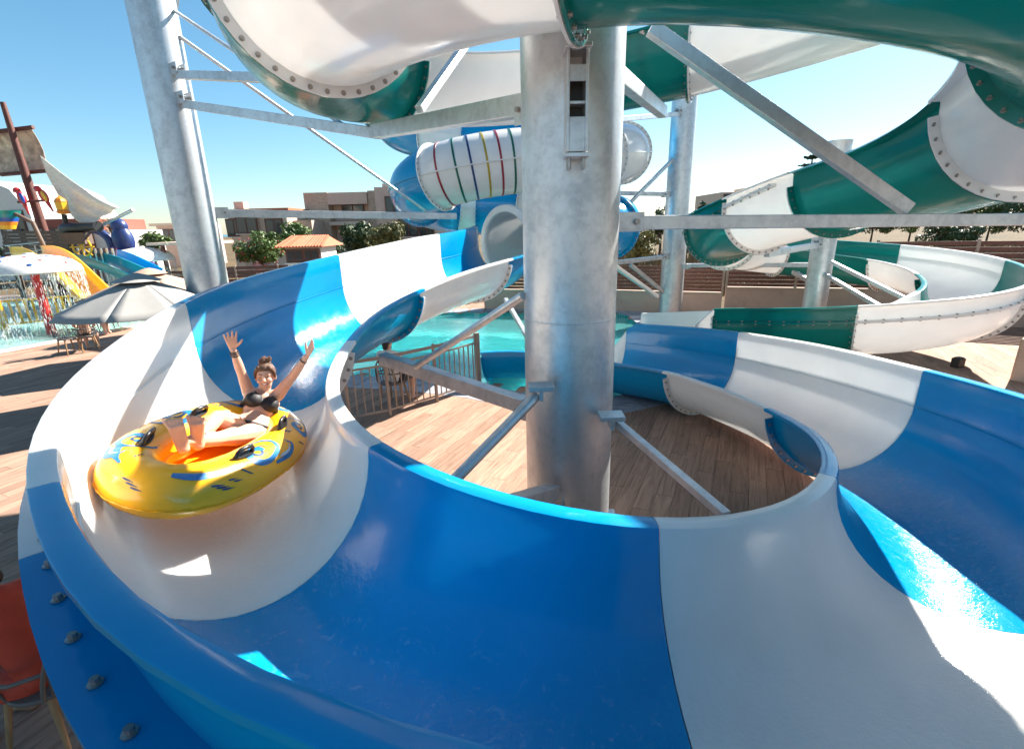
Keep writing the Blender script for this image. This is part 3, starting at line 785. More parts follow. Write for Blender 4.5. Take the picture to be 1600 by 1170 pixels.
# ---- main pool
def water(name, col, turb, scale, strength):
    m, t, b = _nodes(name)
    b.inputs['Base Color'].default_value = (*col, 1); b.inputs['Roughness'].default_value = .04
    b.inputs['Transmission Weight'].default_value = .85; b.inputs['IOR'].default_value = 1.2
    n = noise(t, scale, 4, .6, stretch=(1, 1.6, 1), dist=.7); bump(t, b, n.outputs['Fac'], strength, .06)
    return m
water('pool_water', (.30, .93, .90), 0, 2.6, .55)
water('shallow_water', (.75, .98, .95), 0, 3.2, .55)
def poolfloor(name, a, b_):
    m, t, b = _nodes(name)
    br = t.nodes.new('ShaderNodeTexBrick'); br.offset = 0; br.inputs['Scale'].default_value = 7; br.inputs['Mortar Size'].default_value = .03; br.inputs['Brick Width'].default_value = .5; br.inputs['Row Height'].default_value = .5
    br.inputs['Color1'].default_value = (*a, 1); br.inputs['Color2'].default_value = (*b_, 1); br.inputs['Mortar'].default_value = (.5, .62, .6, 1)
    tc = t.nodes.new('ShaderNodeTexCoord'); t.links.new(tc.outputs['Object'], br.inputs[0]); t.links.new(br.outputs[0], b.inputs['Base Color'])
poolfloor('pool_floor', (.0, .42, .43), (.01, .48, .48)); poolfloor('kids_floor', (.36, .66, .62), (.42, .70, .66))
def pool(name, poly, depth, wz, wm, fm, coping, cw, cz, step=.62):
    root = thing(name, (float(np.mean([p[0] for p in poly])), float(np.mean([p[1] for p in poly])), 0), None, None); tag(root, kind='structure')
    n = len(poly); cen = np.mean(poly, axis=0)
    mb = MB(); mb.add([(x, y, -depth) for x, y in poly]+[(x, y, -.0) for x, y in poly], [tuple(range(n))]+[(i, n+i, n+(i+1) % n, (i+1) % n) for i in range(n)])
    obj('basin', mb, fm, root)
    obj('water', MB().add([(x, y, wz) for x, y in poly], [tuple(range(n))]), wm, root)
    # coping stones laid along the edge
    area = sum(poly[i-1][0]*poly[i][1]-poly[i][0]*poly[i-1][1] for i in range(n))
    P = np.array(poly if area > 0 else poly[::-1], float); N = np.zeros_like(P)
    for i in range(n):
        e1 = P[i]-P[i-1]; e2 = P[(i+1) % n]-P[i]
        n1 = np.array([e1[1], -e1[0]])/np.linalg.norm(e1); n2 = np.array([e2[1], -e2[0]])/np.linalg.norm(e2)
        m_ = n1+n2; N[i] = m_/np.linalg.norm(m_)/max(.5, math.sqrt((1+n1@n2)/2))
    for i in range(n):
        a, b2 = P[i], P[(i+1) % n]; na, nb = N[i], N[(i+1) % n]; L = np.linalg.norm(b2-a); k = max(1, round(L/step))
        for q in range(k):
            f0, f1 = q/k+.004, (q+1)/k-.004
            A_ = a*(1-f0)+b2*f0; B_ = a*(1-f1)+b2*f1; nA = na*(1-f0)+nb*f0; nB = na*(1-f1)+nb*f1
            A0 = A_-nA*.03; B0 = B_-nB*.03; A1 = A_+nA*cw; B1 = B_+nB*cw
            pr = proj(((A_[0]+B_[0])/2, (A_[1]+B_[1])/2, 0))
            mbp = MB().prism([tuple(A0), tuple(A1), tuple(B1), tuple(B0)], -.05, cz+random.uniform(0, .002))
            me = mbp.mesh('coping_stone'); uvl = me.uv_layers.new(name='UVMap')
            for p in me.polygons:
                for l in p.loop_indices:
                    v = me.vertices[me.loops[l].vertex_index].co; uvl.data[l].uv = (v.x, v.y)
            obj('coping_stone', me, coping, root)
    return root
pool('swimming_pool', POOL, 1.1, -.10, 'pool_water', 'pool_floor', 'grey_stone', .75, .004)
mat('white_coping', (.62, .60, .56), .6)
pool('paddling_pool', KIDS, .30, -.05, 'shallow_water', 'kids_floor', 'white_coping', .45, .006, 1.6)

# ---- railing between the loop and the pool
rl = thing('pool_railing', (-1.4, 8.6, 0), 'taupe metal railing between the timber-look deck and the pool', 'railing')
fp = [uh(548, 663, 0), uh(610, 650, 0), uh(683, 628, 0), uh(748, 604, 0)]
for i, p in enumerate(fp):
    wv = .09 if i == 3 else .05
    obj('post', MB().box((p[0], p[1], .56), (wv, wv, 1.12), rz=R(35)), 'rail_taupe', rl, bevel=.006)
for i in range(3):
    a, b_ = V(fp[i]), V(fp[i+1])
    for z in (.12, .92, 1.06):
        obj('rail', MB().beam(a+Vector((0, 0, z)), b_+Vector((0, 0, z)), .045 if z > 1 else .03, .05 if z > 1 else .03), 'rail_taupe', rl)
    n_ = int((b_-a).length/.125)
    for j in range(1, n_):
        p = a.lerp(b_, j/n_); obj('baluster', MB().box((p.x, p.y, .52), (.018, .018, .80), rz=R(35)), 'rail_taupe', rl)
# ---- boundary wall with slatted screens on top
def slat_wall(name, pts, zt, label, ztop=None, panel=2.4, nslat=7, wall=True, thick=.22):
    root = thing(name, (float(pts[0][0]), float(pts[0][1]), 0), label, 'wall' if wall else 'fence')
    for i in range(len(pts)-1):
        a = np.array(pts[i], float); b_ = np.array(pts[i+1], float); L = np.linalg.norm(b_-a); d = (b_-a)/L; ang = math.atan2(d[1], d[0]); c = (a+b_)/2
        z0 = zt[i] if hasattr(zt, '__len__') else zt
        if wall:
            obj('wall_body', MB().box((c[0], c[1], z0/2-.1), (L+.02, thick, z0+.2), rz=ang), 'render_pink', root)
            obj('wall_cap', MB().box((c[0], c[1], z0+.02), (L+.04, thick+.06, .045), rz=ang), 'render_tan', root)
        k = max(1, round(L/panel)); zz = z0+.045 if wall else .05
        H_ = (ztop[i] if ztop else z0+.92)-zz
        for q in range(k):
            p0 = a+d*L*q/k; p1 = a+d*L*(q+1)/k; pc = (p0+p1)/2
            obj('post', MB().box((p0[0], p0[1], zz+H_/2+.02), (.07, .07, H_+.04), rz=ang), 'post_tan', root)
            for s_ in range(nslat):
                obj('slat', MB().box((pc[0], pc[1], zz+H_*(s_+.5)/nslat), (L/k-.09, .025, H_/nslat*.74), rz=ang), 'slat_brown', root)
        obj('post', MB().box((b_[0], b_[1], zz+H_/2+.02), (.07, .07, H_+.04), rz=ang), 'post_tan', root)
    return root
slat_wall('boundary_wall', [(-1.0, 19.6), (3.9, 18.35), (7.35, 16.95)], .72, 'pink rendered wall topped with dark slats, behind the tall column', [1.66, 1.66])
slat_wall('boundary_wall', [(7.45, 16.9), (11.4, 15.5), (15.6, 13.3), (19.5, 10.6)], [.92, 1.2, 1.3], 'pink rendered wall topped with dark slats, curving behind the green spiral', [1.90, 2.42, 2.6])
slat_wall('slat_fence', [(-17.5, 27.5), (-8.5, 28.6)], 1.35, 'low brown slatted fence in front of the flowering shrub', [1.4], nslat=6, wall=False)
# low end wall at the right
ew = thing('end_wall', (10.2, 8.9, 0), 'plain tan rendered wall at the end of the sunlit paving', 'wall')
obj('wall_body', MB().beam((9.85, 8.95, .38), (14.5, 12.6, .38), .3, .90), 'render_tan', ew, bevel=.05)
# wall lamps
for px, py in ((989, 472), (1128, 484)):
    p = uh(px, py, .28); 
# pale paving where the sun falls, right of the blue slide
tilemat('pale_paving', (.56, .43, .35), .5, .08, (2, 6, 1))
# terrace strip between pool and wall
tag(obj('black_speaker', MB().box((9.55, 10.0, .10), (.20, .16, .20), rz=.3).box((9.55, 10.0, .21), (.16, .12, .02), rz=.3), 'dark_steel', bevel=.02), 'small black box standing on the sunlit paving beside the green spiral', 'box')
# ================================================================ inflatable raft, rider and other people
def vinyl(name, col, rough=.22, tr=.0):
    m, t, b = _nodes(name)
    n = noise(t, 4, 4, .5); rp = ramp(t, n.outputs['Fac'], [(.3, tuple(c*.95 for c in col)), (.7, col)])
    t.links.new(rp.outputs[0], b.inputs['Base Color']); b.inputs['Roughness'].default_value = rough
    b.inputs['Coat Weight'].default_value = .3
    b.inputs['Subsurface Weight'].default_value = tr; b.inputs['Subsurface Radius'].default_value = (.06, .035, .005); b.inputs['Subsurface Scale'].default_value = .6
    bn = noise(t, 9, 3, .5, dist=.5); bump(t, b, bn.outputs['Fac'], .10, .03)
    return m
vinyl('vinyl_yellow', (1.0, .46, .010), .28, .06)
mat('print_blue', (.012, .16, .40), .3, var=.15)
mat('print_navy', (.008, .05, .14), .3)
mat('print_pale', (.42, .58, .72), .3)
mat('handle_black', (.012, .012, .012), .35)
TC = np.array([-2.25, 3.41, 1.532]); TANG = 1.473; THL, THW, TR_ = .85, .505, .178; TTILT = .324; TPITCH = -.097
def t2w(p):
    x, y, z = p; ct, st = math.cos(TTILT), math.sin(TTILT); y, z = y*ct-z*st, y*st+z*ct; x, z = x*math.cos(TPITCH)-z*math.sin(TPITCH), x*math.sin(TPITCH)+z*math.cos(TPITCH)
    ca, sa = math.cos(TANG), math.sin(TANG); return Vector((x*ca-y*sa+TC[0], x*sa+y*ca+TC[1], z+TC[2]))
def ring_c(t):
    e = 2/2.35; c, s = math.cos(t), math.sin(t)
    return ((THL-TR_)*math.copysign(abs(c)**e, c), (THW-TR_)*math.copysign(abs(s)**e, s))
def ring_pt(t, ph, off=0.0):
    x, y = ring_c(t); x1, y1 = ring_c(t+.01); x0, y0 = ring_c(t-.01)
    dx, dy = x1-x0, y1-y0; L = math.hypot(dx, dy); nx, ny = dy/L, -dx/L
    r = TR_+off
    # slightly pinched where the panels are welded
    r *= 1-.012*math.cos(10*t)**8
    return t2w((x+nx*r*math.cos(ph), y+ny*r*math.cos(ph), r*math.sin(ph)*.96))
raft = thing('inflatable_raft', tuple(t2w((0, 0, -.18))), 'yellow inflatable raft with blue swirls, carrying a rider down the slide', 'raft')
NT, NP = 120, 28
mb = MB(); P = [[ring_pt(2*PI*i/NT, 2*PI*j/NP) for j in range(NP)] for i in range(NT+1)]
mb.grid(P, closed_u=True); obj('ring', mb, 'vinyl_yellow', raft, smooth=60)
# floor sheet of the well
fl = [[t2w((ring_c(2*PI*i/48)[0]*k, ring_c(2*PI*i/48)[1]*k, -.10-.02*(1-k))) for i in range(48)] for k in (.98, .6, .3, .02)]
obj('well_floor', MB().grid(fl, closed_u=True), 'vinyl_yellow', raft, smooth=60)
# welded seam: a wavy ridge low on the outside
mb = MB(); pts = [ring_pt(2*PI*i/160, R(-14)+.02*math.sin(i*1.3), .004) for i in range(160)]
mb.tube(pts, [.006+.003*math.sin(i*2.1) for i in range(160)], 6, closed=True); obj('seam', mb, 'vinyl_yellow', raft, smooth=80)
mb = MB(); mb.tube([ring_pt(2*PI*i/160, R(166), .002) for i in range(160)], .005, 6, closed=True); obj('seam', mb, 'vinyl_yellow', raft, smooth=80)
def ribbon(pts, w0, m_='print_blue', lift=.0025, name='printed_stroke'):
    """a printed stroke: list of (t, phi) with varying width, laid on the vinyl"""
    pts = np.array(pts, float); s = np.linspace(0, len(pts)-1, len(pts)*6)
    q = np.stack([np.interp(s, range(len(pts)), pts[:, 0]), np.interp(s, range(len(pts)), pts[:, 1])], 1)
    for _ in range(6): q[1:-1] = (q[:-2]+2*q[1:-1]+q[2:])/4
    d = np.gradient(q*np.array([.62, TR_]), axis=0); n = np.stack([-d[:, 1], d[:, 0]], 1); n /= np.linalg.norm(n, axis=1)[:, None]+1e-9
    u = np.linspace(0, 1, len(q)); wd = (w0 if callable(w0) else (lambda v: w0*(.35+.65*math.sin(PI*min(1, v*1.15+.1))**.7 if v < .95 else .3*w0)))
    L, M_, Rr = [], [], []
    for i in range(len(q)):
        w_ = max(.002, abs(wd(u[i]))/2)
        a = q[i]+n[i]*w_/np.array([.62, TR_]); b = q[i]-n[i]*w_/np.array([.62, TR_])
        L.append(ring_pt(a[0], a[1], lift)); M_.append(ring_pt(q[i, 0], q[i, 1], lift)); Rr.append(ring_pt(b[0], b[1], lift))
    return obj(name, MB().grid([L, M_, Rr]), m_, raft, smooth=80)
def swirl(t0, p0, sx, sy, turns=1.25, flip=1, w_=.045, m_='print_blue'):
    pts = []
    for i in range(16):
        a = i/15*turns*2*PI; rr = .18+.82*i/15
        pts.append((t0+sx*rr*math.cos(a), p0+flip*sy*rr*math.sin(a)))
    ribbon(pts, w_, m_)
# t measured round the ring: 0 = rear, pi = front, pi/2 = outer (left) side, 3pi/2 = inner side near the loop
def swirl_set(tc, ph, sg):
    swirl(tc, ph, .27, .80, 1.3, sg, .052)
    swirl(tc+sg*.01, ph+.02, .13, .36, 1.0, -sg, .020, 'print_navy')
    ribbon([(tc+.10*sg, ph-.75), (tc+.30*sg, ph-.80), (tc+.42*sg, ph-.45), (tc+.34*sg, ph-.1)], .040)
    ribbon([(tc+.16*sg, ph-.60), (tc+.30*sg, ph-.60), (tc+.36*sg, ph-.35)], .022, 'print_pale')
    for k in range(3): ribbon([(tc-.33*sg+.03*k, ph-.35-.10*k), (tc-.27*sg+.03*k, ph-.50-.10*k)], .012, 'print_navy')
    for k in range(3): ribbon([(tc+.50*sg+.02*k, ph+.30-.12*k), (tc+.57*sg+.02*k, ph+.22-.12*k)], .012, 'print_navy')
for tc, ph, sg in ((R(262), R(72), 1), (R(92), R(80), -1), (R(312), R(58), 1), (R(350), R(62), -1), (R(132), R(86), 1), (R(40), R(80), -1)): swirl_set(tc, ph, sg)
ribbon([(R(200), R(66)), (R(212), R(60)), (R(226), R(58)), (R(241), R(62))], .050)           # long bars at the front
ribbon([(R(140), R(66)), (R(152), R(60)), (R(166), R(60))], .055)
for k in range(3): ribbon([(R(222+3*k), R(34-6*k)), (R(230+3*k), R(31-6*k))], .014, 'print_navy')
for k in range(2): ribbon([(R(233+3*k), R(38-6*k)), (R(239+3*k), R(36-6*k))], .012, 'print_navy')
for k in range(3): ribbon([(R(176+3*k), R(40-6*k)), (R(182+3*k), R(38-6*k))], .011, 'print_navy')
def handle(t0, ph):
    c = ring_pt(t0, ph, .004); a = ring_pt(t0-.10, ph, .004); b = ring_pt(t0+.10, ph, .004)
    n = (ring_pt(t0, ph, .1)-ring_pt(t0, ph, 0)).normalized(); d = (b-a).normalized(); s_ = n.cross(d)
    h = MB()
    base = [c+d*(.098*math.cos(q))+s_*(.030*math.sin(q)) for q in np.linspace(0, 2*PI, 20, endpoint=False)]
    h.add([p for p in base]+[p+n*.014 for p in base], [tuple(range(20, 40))]+[(i, (i+1) % 20, 20+(i+1) % 20, 20+i) for i in range(20)])
    o = obj('handle', h, 'handle_black', raft, smooth=50)
    g_ = MB(); g_.tube([c-d*.075+n*.008, c-d*.072+n*.045, c-d*.05+n*.066, c+n*.070, c+d*.05+n*.066, c+d*.072+n*.045, c+d*.075+n*.008], [.016, .014, .0135, .015, .0135, .014, .016], 10)
    obj('grip', g_, 'handle_black', o, smooth=60); return o
for t0, ph in ((R(252), R(82)), (R(131), R(104)), (R(84), R(106)), (R(300), R(98))): handle(t0, ph)

# ---------------------------------------------------------------- people
def skinmat(name, col):
    m, t, b = _nodes(name)
    n = noise(t, 14, 5, .6); rp = ramp(t, n.outputs['Fac'], [(.3, tuple(c*.9 for c in col)), (.7, tuple(min(1, c*1.05) for c in col))])
    t.links.new(rp.outputs[0], b.inputs['Base Color']); b.inputs['Roughness'].default_value = .42
    b.inputs['Subsurface Weight'].default_value = .10; b.inputs['Subsurface Radius'].default_value = (.02, .008, .004); b.inputs['Subsurface Scale'].default_value = .5
    return m
skinmat('skin_tan', (.64, .36, .25)); skinmat('skin_light', (.62, .36, .25)); skinmat('skin_brown', (.33, .17, .10))
mat('cloth_black', (.010, .010, .012), .6, bmp=.1, bscale=200); mat('cloth_red', (.46, .045, .018), .75, bmp=.3, bscale=30)
mat('cloth_white', (.62, .60, .58), .8, bmp=.2); mat('cloth_pink', (.60, .30, .28), .8)
mat('hair_brown', (.10, .045, .022), .5, var=.5, scale=60, bmp=.6, bscale=120); mat('hair_dark', (.012, .010, .009), .5, var=.4, scale=60, bmp=.5, bscale=120)
mat('lip', (.36, .08, .07), .35); mat('teeth', (.75, .72, .66), .3); mat('eye_line', (.03, .015, .01), .5)
def limb(mb, pts, rads, n=12, sub=5):
    pts = [Vector(p) for p in pts]; P_, R_ = [], []
    for i in range(len(pts)-1):
        for k in range(sub):
            f = k/sub; f2 = f*f*(3-2*f); P_.append(pts[i].lerp(pts[i+1], f)); R_.append(rads[i]*(1-f2)+rads[i+1]*f2)
    P_.append(pts[-1]); R_.append(rads[-1])
    for _ in range(2):
        for i in range(1, len(P_)-1): P_[i] = (P_[i-1]+2*P_[i]+P_[i+1])/4
    mb.tube(P_, R_, n)
    mb.ball(P_[0], R_[0], n, 8); mb.ball(P_[-1], R_[-1], n, 8)
def ellipsoid(mb, c, ax, n=18, m=12):
    """ax: three half-axis vectors"""
    c = Vector(c); ax = [Vector(a) for a in ax]; k0 = len(mb.v)
    for i in range(m+1):
        th = PI*i/m
        for j in range(n):
            a = 2*PI*j/n; mb.v.append(tuple(c+ax[0]*(math.sin(th)*math.cos(a)+1e-5)+ax[1]*(math.sin(th)*math.sin(a))+ax[2]*math.cos(th)))
    for i in range(m):
        for j in range(n): mb.f.append((k0+i*n+j, k0+i*n+(j+1) % n, k0+(i+1)*n+(j+1) % n, k0+(i+1)*n+j))
def hand(mb, wrist, d, palm_n, spread=.16, curl=.25, size=1.0, side=1):
    """palm, four fingers of unequal length and a thumb leaving the side of the palm; d: wrist->fingers, palm_n: out of the palm"""
    w_ = Vector(wrist); d = Vector(d).normalized(); pn = Vector(palm_n); pn = (pn-d*pn.dot(d)).normalized(); s_ = d.cross(pn)*side
    for q in np.linspace(-1, 1, 5): limb(mb, [w_+s_*q*.012*size, w_+d*.085*size+s_*q*.032*size], [.013*size, .012*size], 8, 3)
    for q, L in ((-1, .062), (-.34, .075), (.34, .082), (1, .074)):
        b0 = w_+d*.082*size+s_*q*.031*size; dd = (d+s_*q*spread).normalized()
        k1 = b0+dd*L*.5*size; k2 = k1+(dd+pn*curl).normalized()*L*.3*size; k3 = k2+(dd+pn*curl*2).normalized()*L*.25*size
        limb(mb, [b0, k1, k2, k3], [.0105*size, .0095*size, .0085*size, .007*size], 8, 3)
    b0 = w_+d*.030*size+s_*.028*size; t1 = b0+(d*.6+s_*.75+pn*.25).normalized()*.045*size; t2 = t1+(d*.85+s_*.45+pn*.3).normalized()*.038*size
    limb(mb, [b0, t1, t2], [.014*size, .0115*size, .008*size], 8, 3)
def foot(mb, ankle, toe_dir, sole_n, size=1.0):
    """ankle joint, direction heel->toe, normal pointing out of the sole"""
    a = Vector(ankle); d = Vector(toe_dir).normalized(); sn = Vector(sole_n); sn = (sn-d*sn.dot(d)).normalized(); s_ = d.cross(sn)
    heel = a+sn*.045*size-d*.045*size; ball = a+sn*.058*size+d*.125*size
    limb(mb, [a, heel], [.036*size, .031*size], 10, 3)
    for q in (-1, -.3, .4, 1): limb(mb, [heel+s_*q*.012*size, a+sn*.035*size+d*.04*size+s_*q*.02*size, ball+s_*q*.03*size], [.028*size, .025*size, .020*size], 8, 3)
    for q, L, r in ((-1.05, .034, .012), (-.5, .032, .0095), (-.05, .030, .009), (.4, .026, .0085), (.85, .022, .008)):
        limb(mb, [ball+s_*q*.036*size, ball+s_*q*.040*size+s_*q*.010*size+d*L*1.75*size-sn*.004*size], [r*1.1*size, r*1.15*size], 8, 2)
def body_object(name, mb, m_, parent, voxel=.007, it=3):
    o = obj(name, mb, m_, parent)
    rm = o.modifiers.new('remesh', 'REMESH'); rm.mode = 'VOXEL'; rm.voxel_size = voxel; rm.use_smooth_shade = True
    sm_ = o.modifiers.new('smooth', 'SMOOTH'); sm_.iterations = it; sm_.factor = .5
    return o
# ---- the rider
J_ = lambda px, py, D: V(uy(px, py, D*.925))
pel = J_(392, 668, 4.12); wai = J_(400, 653, 4.22); che = J_(407, 634, 4.33); nec = J_(412, 614, 4.42); hed = J_(415, 589, 4.42)
shR = J_(389, 613, 4.40); shL = J_(434, 617, 4.43)
elR = J_(377, 582, 4.36); wrR = J_(364, 546, 4.30); elL = J_(457, 588, 4.44); wrL = J_(479, 557, 4.40)
hpA = J_(376, 667, 4.08); hpB = J_(405, 675, 4.12); knA = J_(340, 652, 3.82); anA = J_(309, 684, 3.50); knB = J_(338, 686, 3.66); anB = J_(283, 690, 3.36)
rider = thing('person', tuple(pel-Vector((0, 0, .1))), 'rider in a black bikini leaning back in the raft with both arms raised', 'person')
camd = lambda p: (Vector(CAM)-p).normalized()
mb = MB()
upv = (nec-pel).normalized(); fwd = camd(che); fwd = (fwd-upv*fwd.dot(upv)).normalized(); rgt = upv.cross(fwd)   # rgt: towards image right
# torso rings
for c, wx, wy in ((pel, .155, .10), (pel.lerp(wai, .5), .145, .095), (wai, .118, .082), (wai.lerp(che, .5), .125, .085), (che, .150, .100), (che.lerp(nec, .45), .150, .088), (che.lerp(nec, .75), .115, .065)):
    ellipsoid(mb, c, (rgt*wx, fwd*wy, upv*.075))
ellipsoid(mb, che+rgt*.066+fwd*.075-upv*.005, (rgt*.066, fwd*.055, upv*.062)); ellipsoid(mb, che-rgt*.066+fwd*.075-upv*.005, (rgt*.066, fwd*.055, upv*.062))
limb(mb, [che.lerp(nec, .6), nec, hed-Vector((0, 0, .03))], [.06, .05, .05])
for sh, el, wr in ((shR, elR, wrR), (shL, elL, wrL)):
    limb(mb, [che.lerp(nec, .62), sh], [.055, .056]); limb(mb, [sh, sh.lerp(el, .45), el], [.056, .047, .038]); limb(mb, [el, el.lerp(wr, .3), wr], [.038, .038, .024])
hand(mb, wrR, (wrR-elR).normalized()+Vector((.15, 0, .1)), camd(wrR), .24, .10, 1.0, 1)
hand(mb, wrL, (wrL-elL).normalized()+Vector((.05, -.1, .25)), camd(wrL)+Vector((-1.2, .2, 0)), .14, .10, 1.0, -1)
for hp, kn, an in ((hpA, knA, anA), (hpB, knB, anB)):
    limb(mb, [pel.lerp(hp, .5), hp, hp.lerp(kn, .5), kn], [.10, .095, .080, .055]); limb(mb, [kn, kn.lerp(an, .35), an], [.054, .056, .034])
foot(mb, anA, Vector((.12, .05, .95)), camd(anA)); foot(mb, anB, Vector((-.10, .02, .98)), camd(anB))
# head: skull, jaw, nose, ears, brows
hf = camd(hed)+Vector((-.18, 0, -.12)); hu = Vector((.02, .10, 1)); hf.normalize(); hu = (hu-hf*hu.dot(hf)).normalized(); hr = hu.cross(hf)
ellipsoid(mb, hed+hu*.022-hf*.012, (hr*.074, hf*.092, hu*.098)); ellipsoid(mb, hed-hu*.045+hf*.022, (hr*.052, hf*.060, hu*.062)); ellipsoid(mb, hed-hu*.088+hf*.046, (hr*.026, hf*.024, hu*.020))
limb(mb, [hed+hu*.012+hf*.078, hed-hu*.022+hf*.100], [.010, .015], 8, 3); ellipsoid(mb, hed-hu*.024+hf*.093, (hr*.020, hf*.012, hu*.010))
for s_ in (-1, 1):
    ellipsoid(mb, hed+hr*s_*.036-hu*.026+hf*.064, (hr*.026, hf*.020, hu*.022))      # cheeks
    ellipsoid(mb, hed+hr*s_*.077-hf*.004-hu*.002, (hr*.010, hf*.018, hu*.028))      # ears
    ellipsoid(mb, hed+hr*s_*.030+hu*.026+hf*.074, (hr*.026, hf*.012, hu*.008))      # brow ridge
bd = body_object('body', mb, 'skin_tan', rider, .005, 2)
# face details
fd = lambda x, y, z: hed+hr*x+hu*y+hf*z
for s_ in (-1, 1):
    obj('eye', MB().tube([fd(s_*.017, .006, .083), fd(s_*.026, .0105, .0845), fd(s_*.036, .010, .081), fd(s_*.045, .005, .073)], [.0018, .0034, .0034, .0018], 6), 'eye_line', rider, smooth=60)
    obj('eyebrow', MB().tube([fd(s_*.014, .028, .088), fd(s_*.032, .035, .086), fd(s_*.050, .027, .071)], [.0028, .0036, .0016], 6), 'hair_brown', rider, smooth=60)
obj('mouth', MB().tube([fd(-.031, -.046, .073), fd(-.016, -.055, .086), fd(0, -.0575, .090), fd(.016, -.055, .086), fd(.031, -.046, .073)], [.0025, .0062, .0072, .0062, .0025], 8), 'lip', rider, smooth=60)
obj('teeth', MB().tube([fd(-.022, -.0495, .084), fd(0, -.0535, .0955), fd(.022, -.0495, .084)], [.002, .0042, .002], 8), 'teeth', rider, smooth=60)
# hair pulled up into a bun
mbh = MB(); ellipsoid(mbh, hed+hu*.040-hf*.030, (hr*.083, hf*.088, hu*.093)); ellipsoid(mbh, hed+hu*.078+hf*.028, (hr*.062, hf*.050, hu*.042))
ellipsoid(mbh, hed+hu*.140-hf*.030, (hr*.046, hf*.044, hu*.036))
for s_ in (-1, 1):
    limb(mbh, [fd(s_*.045, .085, .055), fd(s_*.076, .040, .030), fd(s_*.080, -.005, .012)], [.020, .016, .008], 8, 4)
random.seed(3)
for k in range(26):
    a = random.uniform(0, 2*PI); c = hed+hu*random.uniform(.12, .165)-hf*.03+hr*.045*math.cos(a)+hf*.045*math.sin(a)
    limb(mbh, [c, c+Vector((random.uniform(-.02, .02), random.uniform(-.02, .02), random.uniform(-.01, .03)))], [.012, .003], 6, 2)
body_object('hair', mbh, 'hair_brown', rider, .006, 1)
# bikini
mbk = MB()
for s_ in (-1, 1):
    ellipsoid(mbk, che+rgt*.065*s_+fwd*.074-upv*.003, (rgt*.074, fwd*.063, upv*.071))
    limb(mbk, [che+rgt*s_*.07+fwd*.10+upv*.04, che.lerp(nec, .7)+rgt*s_*.072+fwd*.065, nec+rgt*s_*.035-fwd*.03+upv*.01], [.016, .010, .008], 8, 4)
    limb(mbk, [che+rgt*s_*.12+fwd*.06-upv*.03, che+rgt*s_*.147-fwd*.02-upv*.035, che+rgt*s_*.08-fwd*.10-upv*.035], [.024, .019, .014], 8, 4)
body_object('bikini_top', mbk, 'cloth_black', rider, .006, 2)
mbk = MB()
hipc = pel+upv*.02
ellipsoid(mbk, pel-upv*.045+fwd*.060, (rgt*.10, fwd*.045, upv*.055))
pts = [hipc+rgt*(.165*math.cos(a))+fwd*(.112*math.sin(a))-upv*(.03*abs(math.sin(a))) for a in np.linspace(0, 2*PI, 26, endpoint=False)]
mbk.tube(pts, .014, 8, closed=True)
obj('bikini_bottom', mbk, 'cloth_black', rider, smooth=60)
def band(px_c, axis, r, w_, m_, parent, name='bracelet'):
    a = Vector(axis).normalized(); x = a.orthogonal().normalized(); y = a.cross(x); c = Vector(px_c)
    return obj(name, MB().tube([c+(x*math.cos(q)+y*math.sin(q))*r for q in np.linspace(0, 2*PI, 16, endpoint=False)], w_, 6, closed=True), m_, parent, smooth=60)
for f in (.74, .82, .90): band(elR.lerp(wrR, f), wrR-elR, .031, .005, 'cloth_black', rider)
band(elL.lerp(wrL, .80), wrL-elL, .031, .005, 'cloth_black', rider)
band(anA+(knA-anA)*.12, knA-anA, .041, .004, 'cloth_black', rider, 'anklet')
# ================================================================ furniture and further people
mat('chair_wood', (.30, .17, .08), .5, var=.25, scale=20, stretch=(1, 1, .2)); mat('chair_seat', (.12, .10, .085), .55); mat('chair_grey', (.30, .27, .24), .5)
def make_chair(label, seat_m='chair_seat', leg_m='chair_wood', back_m='chair_seat'):
    t = thing('garden_chair', (0, 0, 0), label, 'chair', 'spindle-back chairs round the pools')
    mb = MB(); pr = [(.215*math.cos(a)*(1 if math.cos(a) > 0 else 1.05), .215*math.sin(a)) for a in np.linspace(0, 2*PI, 24, endpoint=False)]
    mb.prism(pr, .43, .46); obj('seat', mb, seat_m, t, smooth=40, loc=(0, 0, 0), bevel=.008)
    for sx in (1, -1):
        for sy in (1, -1):
            obj('leg', MB().cyl((sx*.14, sy*.14, .435), (sx*.21, sy*.20, 0), .022, 8, .013), leg_m, t, smooth=50, loc=(0, 0, 0))
    hoop = [(-.17-.12*math.sin(a)*1.0, .20*math.cos(a), .455+.47*math.sin(a)**.8) for a in np.linspace(0.02, PI-.02, 18)]
    obj('back_hoop', MB().tube(hoop, .013, 8), back_m, t, smooth=50, loc=(0, 0, 0))
    for k in range(-3, 4):
        y = k*.05; a = math.acos(max(-1, min(1, y*1.18/.20))) if abs(y*1.18) < .2 else 0
        obj('spindle', MB().cyl((-.18, y, .45), (-.17-.12*math.sin(a), y*1.18, .455+.47*max(.0, math.sin(a))**.8-.005), .007, 6), back_m, t, smooth=50, loc=(0, 0, 0))
    arm_ = [(.13, -.235, .62), (-.05, -.25, .64), (-.22, -.17, .66), (-.255, 0, .665), (-.22, .17, .66), (-.05, .25, .64), (.13, .235, .62)]
    obj('arm_rail', MB().tube(arm_, .013, 8), back_m, t, smooth=50, loc=(0, 0, 0))
    for sy in (-1, 1): obj('arm_post', MB().cyl((.08, sy*.19, .45), (.11, sy*.235, .62), .010, 6), back_m, t, smooth=50, loc=(0, 0, 0))
    return t
ch0 = make_chair('empty spindle-back chair standing alone at the paddling pool edge')
